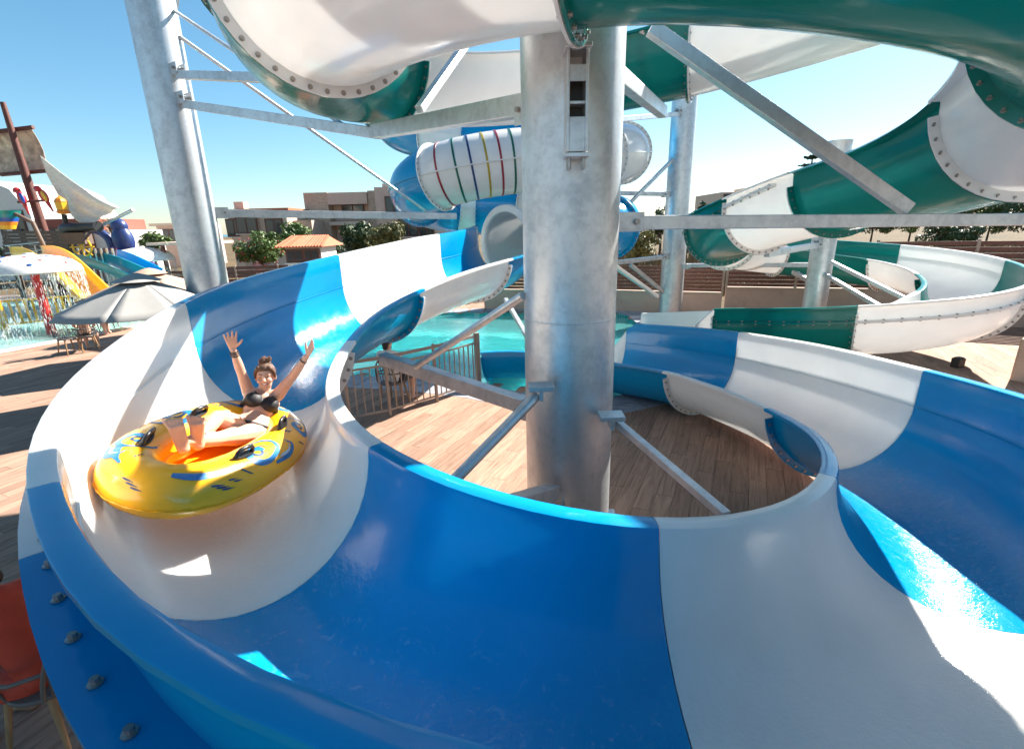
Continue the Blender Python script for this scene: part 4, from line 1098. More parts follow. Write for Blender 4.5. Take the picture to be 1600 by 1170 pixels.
def put_chair(x, y, rz, label, first=[True]):
    if first[0]: c = ch0; first[0] = False
    else: c = dup(ch0)
    c.location = (x, y, 0); c.rotation_euler = (0, 0, rz); c['label'] = label; return c
p = uh(112, 553, 0); put_chair(p[0], p[1], R(-20), 'empty spindle-back chair standing alone at the paddling pool edge')
p = uh(140, 547, 0); put_chair(p[0]+.1, p[1]-.1, R(140), 'spindle-back chair holding the child with dark brown hair')
p = uh(150, 522, 0); put_chair(p[0], p[1], R(-30), 'empty spindle-back chair behind the child with dark brown hair')
p = uh(172, 512, 0); put_chair(p[0], p[1], R(200), 'spindle-back chair draped with a grey towel')
towel_at = p
p = uh(617, 632, 0); chl = p; put_chair(p[0], p[1], R(70), 'spindle-back chair of the attendant behind the pool railing')
p = (-2.98, 2.44); put_chair(p[0], p[1], R(176), 'spindle-back chair of the person in red beside the blue slide')

# a simple clothed figure: joints in local coordinates (x forward, y left), built as one skin mesh plus clothes and hair
def figure(label, loc, rz, J, skin, hair, top=None, bottom=None, sc=1.0, voxel=.014):
    t = thing('person', loc, label, 'person', rz=rz)
    S = lambda p: Vector(p)*sc
    mb = MB(); pel, che, nec, hed = S(J['pelvis']), S(J['chest']), S(J['neck']), S(J['head'])
    up = (nec-pel).normalized(); ri = Vector((0, 1, 0)); fw = ri.cross(up)
    def torso(m, g_):
        for f, wx, wy in ((0, .15, .105), (.1, .146, .104), (.2, .14, .102), (.3, .136, .10), (.4, .139, .102), (.5, .144, .106), (.6, .15, .11), (.7, .156, .108), (.8, .162, .104), (.9, .155, .092), (1.0, .125, .075)):
            ellipsoid(m, pel.lerp(nec, f*.93), (ri*(wx+g_)*sc, fw*(wy+g_)*sc, up*.095*sc), 16, 8)
    torso(mb, 0)
    limb(mb, [che, nec, hed], [.07*sc, .055*sc, .055*sc], 10, 3)
    hf_ = Vector(J.get('face', (1, 0, 0))).normalized(); hu_ = Vector((0, 0, 1)); hu_ = (hu_-hf_*hu_.dot(hf_)).normalized(); hr_ = hu_.cross(hf_)
    ellipsoid(mb, hed+hu_*.03*sc, (hr_*.075*sc, hf_*.095*sc, hu_*.105*sc)); ellipsoid(mb, hed-hu_*.05*sc+hf_*.03*sc, (hr_*.055*sc, hf_*.062*sc, hu_*.06*sc))
    limb(mb, [hed+hu_*.02*sc+hf_*.085*sc, hed-hu_*.015*sc+hf_*.11*sc], [.010*sc, .015*sc], 8, 2)
    for s_ in (-1, 1): ellipsoid(mb, hed+hr_*s_*.078*sc, (hr_*.012*sc, hf_*.02*sc, hu_*.03*sc), 8, 6)
    sl_ = MB(); pt = MB()
    for sd in ('l', 'r'):
        sh, el, wr = S(J['shoulder_'+sd]), S(J['elbow_'+sd]), S(J['wrist_'+sd])
        limb(mb, [nec-up*.06*sc, sh, el, wr], [.06*sc, .055*sc, .042*sc, .028*sc], 10, 4)
        hand(mb, wr, (wr-el), Vector((0, -1 if sd == 'l' else 1, 0)), .10, .3, sc, 1 if sd == 'l' else -1)
        limb(sl_, [nec-up*.07*sc, sh, sh.lerp(el, .6)], [.075*sc, .072*sc, .062*sc], 10, 4)
        hp, kn, an = S(J['hip_'+sd]), S(J['knee_'+sd]), S(J['ankle_'+sd])
        limb(mb, [hp, kn], [.09*sc, .062*sc], 10, 5); limb(mb, [kn, kn.lerp(an, .35), an], [.060*sc, .060*sc, .038*sc], 10, 4)
        foot(mb, an, Vector((1, 0, -.05)), Vector((0, 0, -1)), sc)
        limb(pt, [pel, hp, hp.lerp(kn, .85)], [.12*sc, .108*sc, .085*sc], 10, 5)
    o = body_object('body', mb, skin, t, voxel, 2); o.location = (0, 0, 0)
    if top:
        torso(sl_, .014); o = body_object('shirt', sl_, top, t, voxel, 14); o.location = (0, 0, 0)
    if bottom:
        o = body_object('shorts', pt, bottom, t, voxel, 3); o.location = (0, 0, 0)
    hm = MB(); ellipsoid(hm, hed+hu_*.055*sc-hf_*.025*sc, (hr_*.088*sc, hf_*.098*sc, hu_*.095*sc)); limb(hm, [hed+hu_*.10*sc+hf_*.04*sc, hed+hu_*.085*sc+hf_*.075*sc], [.05*sc, .03*sc], 8, 2)
    if J.get('bun'): ellipsoid(hm, hed+hu_*.10*sc-hf_*.12*sc, (hr_*.05*sc, hf_*.05*sc, hu_*.05*sc))
    limb(hm, [hed-hf_*.06*sc+hu_*.03*sc, hed-hf_*.08*sc-hu_*.06*sc], [.07*sc, .05*sc], 10, 3)
    o = body_object('hair', hm, hair, t, voxel*.8, 1); o.location = (0, 0, 0)
    if J.get('cap'):
        cm_ = MB().lathe([(.105*sc, -.01), (.108*sc, .03), (.09*sc, .08), (.05*sc, .108), (.001, .115)], tuple(hed+hu_*.055*sc), 16)
        cm_.box(tuple(hed+hu_*.055*sc+hf_*.13*sc), (.11*sc, .13*sc, .012)); o = obj('cap', cm_, 'cloth_black', t, smooth=50, loc=(0, 0, 0))
    return t
def seated(lean=.1, arms='lap', face=(1, 0, 0), **kw):
    l = lean
    J = dict(pelvis=(0, 0, .52), chest=(-l*.6+.0, 0, .86), neck=(-l, 0, 1.05), head=(-l+.02, 0, 1.20), face=face, hip_l=(.05, .10, .50), hip_r=(.05, -.10, .50), knee_l=(.46, .13, .50), knee_r=(.46, -.13, .50), ankle_l=(.44, .13, .08), ankle_r=(.44, -.13, .08),
             shoulder_l=(-l*.9, .19, 1.0), shoulder_r=(-l*.9, -.19, 1.0))
    if arms == 'lap': J.update(elbow_l=(.02, .24, .74), elbow_r=(.02, -.24, .74), wrist_l=(.26, .14, .66), wrist_r=(.26, -.14, .66))
    J.update(kw); return J
# person in red, bending forward on the chair beside the slide
figure('person in red shirt and shorts bending forward on a chair beside the blue slide', (-2.98, 2.44, -.02), R(176),
       seated(-.22, 'x', face=(.8, 0, -.6), elbow_l=(.30, .24, .74), elbow_r=(.33, -.26, .70), wrist_l=(.46, .12, .60), wrist_r=(.50, -.10, .58)), 'skin_brown', 'hair_dark', 'cloth_red', 'cloth_red')
# attendant at the railing, back to the loop
figure('attendant in a white top seated behind the pool railing', (chl[0], chl[1], -.02), R(70), seated(.06), 'skin_light', 'hair_dark', 'cloth_white', 'cloth_black')
c2 = uh(140, 547, 0)
figure('child with dark brown hair and bare shoulders seated near the paddling pool', (c2[0]+.12, c2[1]-.1, .0), R(140-20), seated(.08, bun=1, face=(1, -.6, 0)), 'skin_tan', 'hair_brown', None, 'cloth_black', .98)
c3 = uh(193, 520, 0)
figure('person in a black cap sitting beyond the parasols', (c3[0], c3[1], 0), R(200), seated(.1, cap=1, face=(1, .2, 0)), 'skin_light', 'hair_dark', 'cloth_pink', 'cloth_black')
pf = uy(402, 408, 29.5)
figure('person in a pale pink top standing behind the slatted fence', (pf[0], pf[1], -.1), R(-90),
       dict(pelvis=(0, 0, .95), chest=(0, 0, 1.25), neck=(.02, 0, 1.46), head=(.04, 0, 1.60), hip_l=(0, .1, .92), hip_r=(0, -.1, .92), knee_l=(.03, .1, .5), knee_r=(.03, -.1, .5), ankle_l=(0, .1, .08), ankle_r=(0, -.1, .08),
            shoulder_l=(0, .19, 1.42), shoulder_r=(0, -.19, 1.42), elbow_l=(.05, .27, 1.15), elbow_r=(.05, -.27, 1.15), wrist_l=(.25, .22, 1.08), wrist_r=(.25, -.2, 1.08)), 'skin_light', 'hair_dark', 'cloth_pink', 'cloth_white', voxel=.025)
mat('towel_grey', (.20, .19, .22), .95, bmp=.4)
mb = MB(); tx, ty = towel_at[0], towel_at[1]
P = [[(tx+.27*math.cos(R(20))*.9+.03*math.sin(j*.9)+i*.004, ty+.05+(j-4)*.055, .45+.50*math.sin(PI*min(1, i/11*1.0))**.6 if i < 6 else .45+.50-(i-6)*.09) for j in range(9)] for i in range(12)]
tag(obj('towel', mb.grid(P), 'towel_grey', smooth=60), 'crumpled grey towel hung over a spindle-back chair', 'towel')

# ---------------------------------------------------------------- parasols
mat('canvas_grey', (.30, .285, .265), .85, var=.05, bmp=.1, bscale=200); mat('canvas_tan', (.42, .28, .20), .85, var=.05, bmp=.1, bscale=200); mat('pole_wood', (.25, .15, .08), .5)
def parasol(x, y, hub, rad, drop, cm_, label, rot=0.0, n=8):
    t = thing('parasol', (x, y, 0), label, 'parasol', 'parasols by the paddling pool')
    obj('pole', MB().cyl((x, y, 0), (x, y, hub+.08), .028, 10), 'pole_wood', t, smooth=50)
    obj('base', MB().lathe([(.001, .09), (.24, .09), (.27, .06), (.28, 0)], (x, y, 0), 20), 'render_tan', t, smooth=40)
    for i in range(n):
        a0 = rot+2*PI*i/n; a1 = rot+2*PI*(i+1)/n; G = []
        for k in range(7):
            f = .12+.88*k/6; row = []
            for j in range(7):
                u = j/6; a = a0*(1-u)+a1*u; chord = math.cos(PI/n)/math.cos((u-.5)*2*PI/n)
                sag = -.05*f*math.sin(PI*u)
                row.append((x+rad*f*chord*math.cos(a), y+rad*f*chord*math.sin(a), hub-drop*(f**1.12)+sag*.5))
            G.append(row)
        o = obj('canopy_panel', MB().grid(G), cm_, t, smooth=60)
        sd = o.modifiers.new('solid', 'SOLIDIFY'); sd.thickness = .006
        obj('rib', MB().cyl((x, y, hub-.10), (x+rad*.97*math.cos(a0), y+rad*.97*math.sin(a0), hub-drop-.02), .010, 6), 'pole_wood', t)
    ob = MB().grid([[(x+r*math.cos(2*PI*j/24), y+r*math.sin(2*PI*j/24), hub+z) for j in range(24)] for r, z in ((.40, -.06), (.30, -.015), (.15, .05), (.03, .085))], True)
    obj('vent_cap', ob, cm_, t, smooth=60)
    return t
a_ = uy(213, 434, 9.2); parasol(a_[0], a_[1], float(a_[2]), 1.42, .60, 'canvas_grey', 'grey canvas parasol standing in front of the tan one', .25)
a_ = uy(232, 424, 12.6); parasol(a_[0], a_[1], float(a_[2]), 1.6, .60, 'canvas_tan', 'tan canvas parasol half hidden behind the grey one', .1)
# ================================================================ paddling-pool play area
mat('paint_white', (.74, .72, .68), .35); mat('paint_red', (.55, .03, .03), .35); mat('paint_blue', (.02, .09, .40), .35); mat('paint_yellow', (.78, .42, .02), .35, coat=.3)
mat('paint_teal', (.0, .20, .27), .3, coat=.3); mat('paint_brown', (.12, .075, .055), .7, var=.3, scale=5, stretch=(6, 6, 1)); mat('mast_red', (.10, .026, .016), .6, var=.3, scale=8)
mat('sail_worn', (.48, .34, .25), .9, var=.45, scale=3, bmp=.3); mat('sail_white', (.78, .68, .57), .9, var=.12, scale=3, bmp=.3, stretch=(1, 1, 4)); mat('octo_purple', (.10, .03, .22), .35, var=.3); mat('octo_blue', (.02, .04, .14), .35)
mat('rail_silver', (.5, .5, .5), .35, .8); mat('orange_paint', (.70, .22, .02), .4)
m, t_, b_ = _nodes('water_streak'); b_.inputs['Base Color'].default_value = (.75, .78, .78, 1); b_.inputs['Alpha'].default_value = .55; b_.inputs['Roughness'].default_value = .1
def mushroom(px, py, D, ztop, zrim, rad, label, dots):
    b = uy(px, py, D); x, y = float(b[0]), float(b[1])
    t = thing('mushroom_shower', (x, y, 0), label, 'water feature', 'mushroom showers in the paddling pool')
    obj('stem', MB().lathe([(.15, -.3), (.13, .4), (.12, zrim+.1)], (x, y, 0), 16), 'paint_red', t, smooth=50)
    h = ztop-zrim
    pr = [(.10, zrim+.05), (rad*.6, zrim+.04), (rad*.97, zrim-.01), (rad, zrim+.03), (rad*.96, zrim+h*.30), (rad*.82, zrim+h*.62), (rad*.58, zrim+h*.84), (rad*.3, zrim+h*.95), (rad*.12, zrim+h*.97), (rad*.10, zrim+h*1.06), (.001, zrim+h*1.08)]
    obj('cap', MB().lathe(pr, (x, y, 0), 40), 'paint_white', t, smooth=45)
    random.seed(int(px))
    for k in range(dots):
        a = k*2*PI/dots*2.4+random.uniform(-.2, .2); f = (.50, .76, .88)[k % 3]; zz = zrim+h*float(np.interp(f, [0, .3, .58, .82, .96, 1], [.97, .95, .84, .62, .30, .03]))
        c = Vector((x+rad*f*math.cos(a), y+rad*f*math.sin(a), zz)); mbb = MB(); nn = Vector((math.cos(a)*(f**2), math.sin(a)*(f**2), .75)).normalized(); q1 = nn.orthogonal().normalized(); q2 = nn.cross(q1)
        ellipsoid(mbb, c, (q1*.075, q2*.055, nn*.022), 12, 6); obj('dot', mbb, random.choice(('paint_red', 'paint_blue')), t, smooth=60)
    mbw = MB()
    for k in range(1700):
        a = random.uniform(0, 2*PI); r = rad*random.uniform(.93, 1.0); z0 = random.uniform(-.05, zrim); L = random.uniform(.03, .20); z1 = min(zrim, z0+L)
        mbw.tube([(x+r*math.cos(a), y+r*math.sin(a), z0), (x+r*math.cos(a), y+r*math.sin(a), z1)], random.uniform(.003, .008), 4)
    o = obj('falling_water', mbw, 'water_streak', t); o['kind'] = 'stuff'
    return t
mushroom(80, 515, 17.0, 2.62, 2.02, 1.32, 'white mushroom shower with red stem beside the yellow slide', 26)
mushroom(228, 420, 27.0, 2.55, 1.85, 1.45, 'white mushroom shower further back, beside the purple octopus', 8)
# yellow fence round the pool
yf = thing('pool_fence', (-16, 18.5, 0), 'yellow picket fence curving round the paddling pool', 'fence')
pts = [(-21.5, 15.6), (-18.4, 17.6), (-15.6, 20.0), (-12.9, 22.0)]
for i in range(3):
    a = Vector((*pts[i], 0)); b = Vector((*pts[i+1], 0)); L = (b-a).length; n_ = int(L/.2)
    for z in (.15, .98): obj('rail', MB().beam(a+Vector((0, 0, z)), b+Vector((0, 0, z)), .05, .07), 'paint_yellow', yf)
    for j in range(n_): 
        p = a.lerp(b, (j+.5)/n_); obj('picket', MB().box((p.x, p.y, .55), (.075, .03, .80), rz=math.atan2(b.y-a.y, b.x-a.x)), 'paint_yellow', yf)
    obj('post', MB().box((a.x, a.y, .5), (.22, .16, 1.15), rz=.6), 'paint_yellow', yf, bevel=.04)
obj('post', MB().box((pts[3][0], pts[3][1], .5), (.22, .16, 1.15), rz=.6), 'paint_yellow', yf, bevel=.04)
# little slides
def chute(name, pts, wd, depth, m_, label, legs=True):
    Q = smooth_path([np.array(p, float) for p in pts], 40, .01); T = np.gradient(Q, axis=0); root = thing(name, (float(Q[20][0]), float(Q[20][1]), 0), label, 'slide')
    rows = []; rows2 = []
    for i in range(40):
        d = Vector(T[i]); s_ = Vector((d.y, -d.x, 0)).normalized(); c = Vector(Q[i])
        pr = [(-wd/2-.05, depth), (-wd/2, depth), (-wd/2, depth*.4), (-wd*.36, .04), (0, 0), (wd*.36, .04), (wd/2, depth*.4), (wd/2, depth), (wd/2+.05, depth)]
        rows.append([c+s_*u+Vector((0, 0, v)) for u, v in pr])
    o = obj('channel', MB().grid(rows), m_, root, smooth=50); sd = o.modifiers.new('solid', 'SOLIDIFY'); sd.thickness = .03
    for k in (8, 26):
        c = Vector(Q[k]); 
        if c.z > .3: obj('support_post', MB().cyl((c.x, c.y, 0), (c.x, c.y, c.z), .05, 8), 'rail_silver', root, smooth=50)
    return root
chute('play_slide', [uy(45, 404, 21.5), uy(75, 408, 20.6), uy(104, 428, 19.6), uy(128, 452, 18.8), uy(150, 474, 18.0), uy(178, 492, 17.4), uy(222, 492, 17.2)], 1.0, .5, 'paint_yellow', 'yellow play slide dropping behind the white mushroom shower')
chute('play_slide', [uy(108, 412, 24.5), uy(140, 414, 23.6), uy(175, 424, 22.6), uy(215, 442, 21.6), uy(245, 455, 21.0)], .95, .55, 'paint_teal', 'teal play slide descending from the ship behind the parasols')
chute('play_slide', [uy(150, 410, 26), uy(175, 410, 25), uy(205, 422, 24), uy(240, 440, 23)], .95, .55, 'gel_blue', 'bright blue play slide descending from the ship behind the parasols')
# ship
sb = uy(75, 392, 24.5); SX, SY = float(sb[0]), float(sb[1])
ship = thing('pirate_ship', (SX, SY, 0), 'pirate ship play structure with mast, worn square sail and cannon', 'play structure')
def SP(px, py, D=24.5): return V(uy(px, py, D))
mt = SP(4, 160); mbse = SP(76, 386)
mx_ = Vector((mbse.x, mbse.y, 0))
obj('mast', MB().tube([(mbse.x, mbse.y, 0), (mbse.x, mbse.y, mbse.z), (mt.x*.5+mbse.x*.5, mt.y, mt.z*.5+mbse.z*.5), (mt.x, mt.y, mt.z)], [.20, .20, .17, .10], 12), 'mast_red', ship, smooth=50)
obj('yard', MB().cyl(SP(-40, 210, 24.75), SP(52, 199, 24.75), .09, 10), 'mast_red', ship, smooth=50)
obj('yard', MB().cyl(SP(2, 273, 24.75), SP(75, 267, 24.75), .09, 10), 'mast_red', ship, smooth=50)
A0, A1, B0, B1 = SP(-35, 211, 25.0), SP(49, 200, 25.0), SP(-22, 277, 25.0), SP(73, 268, 25.0)
G = [[A0.lerp(A1, j/12).lerp(B0.lerp(B1, j/12), i/10)+Vector((0, .25*math.sin(PI*i/10)+.03*math.sin(j*2), 0)) for j in range(13)] for i in range(11)]
o = obj('square_sail', MB().grid(G), 'sail_worn', ship, smooth=60); sd = o.modifiers.new('solid', 'SOLIDIFY'); sd.thickness = .02
A0, A1 = SP(62, 243, 24.6), SP(73, 272, 24.6); B0, B1 = SP(186, 324, 23.5), SP(134, 354, 23.8)
G = []
for i in range(25):
    u = i/24; row = []
    for j in range(15):
        v = j/14; p = A0.lerp(B0, u).lerp(A1.lerp(B1, u), v); p = p+Vector((0, .10*math.sin(v*17+u*3)*u, -.75*math.sin(PI*u)*(.35+.4*v)))
        row.append(p)
    G.append(row)
o = obj('draped_sail', MB().grid(G), 'sail_white', ship, smooth=60); sd = o.modifiers.new('solid', 'SOLIDIFY'); sd.thickness = .02
obj('bowsprit', MB().cyl(SP(145, 359, 23.6), SP(208, 328, 23.2), .07, 8), 'rail_silver', ship, smooth=50)
cn = MB(); ca, cb = SP(97, 358, 23.4), SP(154, 354, 23.0)
cn.tube([ca, ca.lerp(cb, .1), ca.lerp(cb, .5), ca.lerp(cb, .9), cb], [.18, .26, .22, .19, .24], 14); obj('cannon', cn, 'handle_black', ship, smooth=50)
obj('cannon_carriage', MB().box(ca.lerp(cb, .35)-Vector((0, 0, .45)), (1.0, .5, .5)), 'paint_brown', ship)
lp = SP(102, 388, 23.5); lt = SP(100, 335, 23.5)
obj('lantern_post', MB().cyl((lp.x, lp.y, 0), (lt.x, lt.y, lt.z), .10, 8), 'handle_black', ship, smooth=50)
ln = obj('lantern', MB().lathe([(.001, 0), (.22, .02), (.26, .1), (.20, .18), (.24, .55), (.18, .66), (.08, .74), (.001, .82)], tuple(lt), 8), 'orange_paint', ship); obj('lantern_glass', MB().lathe([(.215, .2), (.235, .5)], tuple(lt), 8), 'paint_yellow', ln)
# hull boards
rows_ = [(5, 60, 361, 400), (60, 112, 361, 402), (104, 182, 388, 402)]
for (xa, xb, ya, yb), m_ in zip(rows_, ('paint_brown', 'paint_brown', 'mast_red')):
    n_ = 7
    for k in range(n_):
        y0 = ya+(yb-ya)*k/n_; y1 = ya+(yb-ya)*(k+1)/n_-.6
        a, b = SP(xa, (y0+y1)/2, 24.0), SP(xb, (y0+y1)/2, 24.0); h = abs(SP(xa, y0, 24.0).z-SP(xa, y1, 24.0).z)
        obj('hull_board', MB().beam(a, b, .06, h), m_, ship)
for px in (5, 32, 60, 86, 112):
    a = SP(px, 358, 24.1); obj('hull_post', MB().box((a.x, a.y, a.z/2), (.16, .16, a.z)), 'handle_black', ship)
dk = SP(60, 402, 24.6); obj('ship_deck', MB().box((dk.x-.2, dk.y+.8, dk.z-.05), (5.2, 2.2, .12)), 'paint_brown', ship)
for px in range(112, 184, 9):
    a = SP(px, 388, 23.8); obj('hull_post', MB().box((a.x, a.y, a.z/2), (.07, .07, a.z)), 'rail_silver', ship)
for yy in (372, 384, 396):
    a, b = SP(8, yy+12, 22.5), SP(72, yy+6, 22.5); obj('handrail', MB().cyl(a, b, .025, 6), 'rail_silver', ship, smooth=50)
for px in (14, 34, 54, 70):
    a = SP(px, 384, 22.5); obj('handrail_post', MB().cyl((a.x, a.y, 0), (a.x, a.y, a.z), .025, 6), 'rail_silver', ship, smooth=50)
# sterns wheel
wc = SP(128, 386, 23.2); mbw = MB(); mbw.tube([wc+Vector((.42*math.cos(a), 0, .42*math.sin(a))) for a in np.linspace(0, 2*PI, 20, endpoint=False)], .045, 6, closed=True)
for k in range(4): mbw.cyl(wc+Vector((.55*math.cos(k*PI/4), 0, .55*math.sin(k*PI/4))), wc-Vector((.55*math.cos(k*PI/4), 0, .55*math.sin(k*PI/4))), .03, 6)
obj('steering_wheel', mbw, 'paint_yellow', ship, smooth=50)
# parrots on their perch
pa, pb = SP(28, 316, 24.1), SP(76, 313, 24.1); obj('perch', MB().cyl(pa, pb, .05, 8), 'mast_red', ship, smooth=50)
for q, (px, py, sgn, lab) in enumerate(((34, 309, -1, 'red parrot figure with blue wing at the outer end of the perch'), (68, 306, -1, 'red parrot figure with yellow wing on the perch beside the mast'))):
    c = SP(px, py, 24.0); pt_ = thing('parrot_figure', tuple(c-Vector((0, 0, .25))), lab, 'figure', 'parrots on the ship')
    tilt = Vector((.35 if q else .15, 0, -1)).normalized(); sdv = Vector((0, 1, 0)); f3 = tilt.cross(sdv)
    bb = MB(); ellipsoid(bb, c, (f3*.17, sdv*.15, tilt*.32)); ellipsoid(bb, c-tilt*.32+Vector((-.06, -.02, 0)), (Vector((.145, 0, 0)), Vector((0, .13, 0)), Vector((0, 0, .14))))
    limb(bb, [c+tilt*.22, c+tilt*.72], [.09, .04], 8, 3); obj('body', bb, 'paint_red', pt_, smooth=60)
    wg = MB(); ellipsoid(wg, c+Vector((.10, -.10, -.02)), (f3*.085, sdv*.06, tilt*.23)); obj('wing', wg, 'paint_yellow' if q else 'paint_blue', pt_, smooth=60)
    bk = MB(); limb(bk, [c-tilt*.34+Vector((-.18, -.04, .02)), c-tilt*.28+Vector((-.24, -.04, -.05))], [.045, .015], 8, 2); obj('beak', bk, 'paint_white', pt_, smooth=60)
# rainbow tipping bucket
bk_c = SP(6, 345, 22.0); rbk = thing('tipping_bucket', tuple(bk_c), 'rainbow striped tipping bucket hanging over the play ship', 'bucket')
for k, mm in enumerate(('paint_yellow', 'orange_paint', 'paint_blue', 'paint_teal', 'gel_green')):
    obj('stripe_panel', MB().lathe([(.30+.07*k, -.35+.15*k), (.37+.07*k, -.35+.15*(k+1))], tuple(bk_c), 20), mm, rbk, smooth=50)
obj('bucket_arm', MB().tube([bk_c+Vector((-.8, 0, .2)), bk_c+Vector((.6, 0, .25)), bk_c+Vector((1.2, 0, -.1)), bk_c+Vector((1.4, 0, -1.2)), Vector((bk_c.x+1.4, bk_c.y, 0))], .09, 8), 'paint_brown', rbk, smooth=50)
# octopus
oc = uy(190, 392, 29); ox, oy, oz = map(float, oc); octo = thing('octopus_figure', (ox, oy, 0), 'purple and navy octopus figure with curling tentacles beside the white mushroom', 'figure')
bb = MB(); ellipsoid(bb, (ox+.25, oy, oz+.55), ((.55, 0, 0), (0, .5, 0), (0, 0, .85))); ellipsoid(bb, (ox+.2, oy, oz+1.35), ((.42, 0, 0), (0, .4, 0), (0, 0, .42))); obj('head', bb, 'octo_blue', octo, smooth=60)
for k in range(6):
    a = -PI/2+(k-2.5)*.55; r = 1.0+.12*(k % 2)
    pts = [Vector((ox, oy, oz+.1)), Vector((ox+r*.8*math.cos(a), oy+r*.6*math.sin(a), oz-.25)), Vector((ox+r*1.4*math.cos(a), oy+r*1.0*math.sin(a), oz-.6)), Vector((ox+r*1.8*math.cos(a), oy+r*1.2*math.sin(a), oz-.9))]
    lb = MB(); limb(lb, pts, [.30, .24, .17, .10], 10, 5); obj('tentacle', lb, 'octo_purple', octo, smooth=60)
lb = MB(); limb(lb, [Vector((ox-1.35+.9*math.cos(a), oy, oz+.25+.95*math.sin(a))) for a in np.linspace(-.5, PI+1.0, 10)], [.22, .22, .21, .2, .19, .18, .17, .15, .13, .1], 10, 4); obj('tentacle', lb, 'octo_blue', octo, smooth=60)
# ================================================================ houses, trees
mat('stone_tan', (.50, .37, .28), .95, var=.25, scale=9, bmp=.4, bscale=25); mat('plaster_pink', (.62, .44, .36), .9, var=.06, scale=2); mat('plaster_white', (.72, .68, .62), .85, var=.05); mat('plaster_cream', (.62, .49, .39), .9, var=.06)
mat('roof_tile', (.45, .12, .05), .8, var=.25, scale=8); mat('shutter', (.12, .04, .025), .6); mat('brick_red', (.28, .085, .06), .9, var=.2, scale=10)
mat('concrete', (.36, .33, .30), .9)
m, t_, b_ = _nodes('window_glass'); b_.inputs['Base Color'].default_value = (.03, .04, .05, 1); b_.inputs['Roughness'].default_value = .06
def wall_box(root, x0, x1, y0, y1, z1, m_, name='wall'):
    return obj(name, MB().box(((x0+x1)/2, (y0+y1)/2, z1/2-.05), (x1-x0, y1-y0, z1+.1)), m_, root)
def window(root, x, y, z, w_, h_, face='front', shut=True):
    d = (0, -1) if face == 'front' else (-1, 0)
    def bx(u, dz, ww, hh, dep, off):
        if face == 'front': return MB().box((x+u, y-off, z+dz), (ww, dep, hh))
        return MB().box((x-off, y+u, z+dz), (dep, ww, hh))
    wn = obj('window', bx(0, 0, w_+.16, h_+.16, .10, .05), 'shutter', root)
    obj('pane', bx(-w_*.26, 0, w_*.45, h_*.94, .02, .108), 'window_glass', wn); obj('pane', bx(w_*.26, 0, w_*.45, h_*.94, .02, .108), 'window_glass', wn)
    obj('sill', bx(0, -h_/2-.11, w_+.3, .06, .24, .12), 'plaster_white', wn)
def X_(px, D): return float(uy(px, 350, D)[0])
def Z_(px, py, D): return float(uy(px, py, D)[2])
# big pink house
D = 46; h = thing('house', (X_(590, D), D, 0), 'pink flat-roofed two-storey house with stone corner behind the trees', 'house')
zt = Z_(560, 299, D); 
wall_box(h, X_(478, D), X_(515, D)-.02, D+.3, D+8, zt, 'stone_tan'); wall_box(h, X_(515, D), X_(577, D), D+1.6, D+8, zt-.1, 'plaster_pink'); wall_box(h, X_(577, D)+.02, X_(592, D), D+.3, D+8, zt+.05, 'stone_tan'); wall_box(h, X_(592, D)+.02, X_(705, D), D-.6, D+8, zt+.25, 'plaster_pink')
obj('parapet', MB().box(((X_(515, D)+X_(577, D))/2, D+.9, zt-.55), (X_(577, D)-X_(515, D)-.05, 1.5, 1.0)), 'plaster_pink', h)
obj('balcony', MB().box(((X_(515, D)+X_(577, D))/2, D+.75, Z_(545, 349, D)), (X_(577, D)-X_(515, D)-.05, 1.8, .3)), 'plaster_cream', h)
window(h, X_(546, D), D+1.6, Z_(546, 326, D), 1.9, 1.5); window(h, X_(540, D), D+1.6, Z_(546, 368, D), 1.6, 1.6); window(h, X_(640, D), D-.6, Z_(640, 352, D), 1.6, 1.8); window(h, X_(668, D), D-.6, Z_(668, 352, D), 1.2, 2.0); window(h, X_(620, D), D-.6, Z_(620, 320, D), 1.3, 1.2)
for px in (600, 618): obj('roof_unit', MB().box((X_(px, D), D+3, zt+.5), (.9, .9, .6)), 'concrete', h)
obj('awning', MB().box((X_(632, D), D-1.2, Z_(632, 333, D)), (1.8, 1.2, .12)), 'roof_tile', h)
# stone house
D = 42; h = thing('house', (X_(415, D), D, 0), 'low tan stone house with chimney behind the flowering shrub', 'house')
wall_box(h, X_(352, D), X_(372, D), D+.6, D+7, Z_(360, 336, D), 'plaster_cream'); wall_box(h, X_(372, D)+.02, X_(402, D), D, D+7, Z_(390, 330, D), 'stone_tan'); wall_box(h, X_(402, D)+.02, X_(446, D), D+.4, D+7, Z_(420, 328, D), 'plaster_cream'); wall_box(h, X_(446, D)+.02, X_(476, D), D+1.5, D+6, Z_(460, 344, D), 'stone_tan')
obj('chimney', MB().box((X_(362, D), D+2, Z_(362, 326, D)), (.8, .8, 1.2)), 'plaster_cream', h); obj('roof_edge', MB().box((X_(400, D), D+3, Z_(400, 328, D)), (5.6, 6, .2)), 'roof_tile', h)
window(h, X_(360, D), D+.6, Z_(360, 356, D), 1.2, 1.3); window(h, X_(386, D), D, Z_(386, 352, D), 1.6, 1.2); window(h, X_(425, D), D+.4, Z_(425, 356, D), 1.3, 1.3)
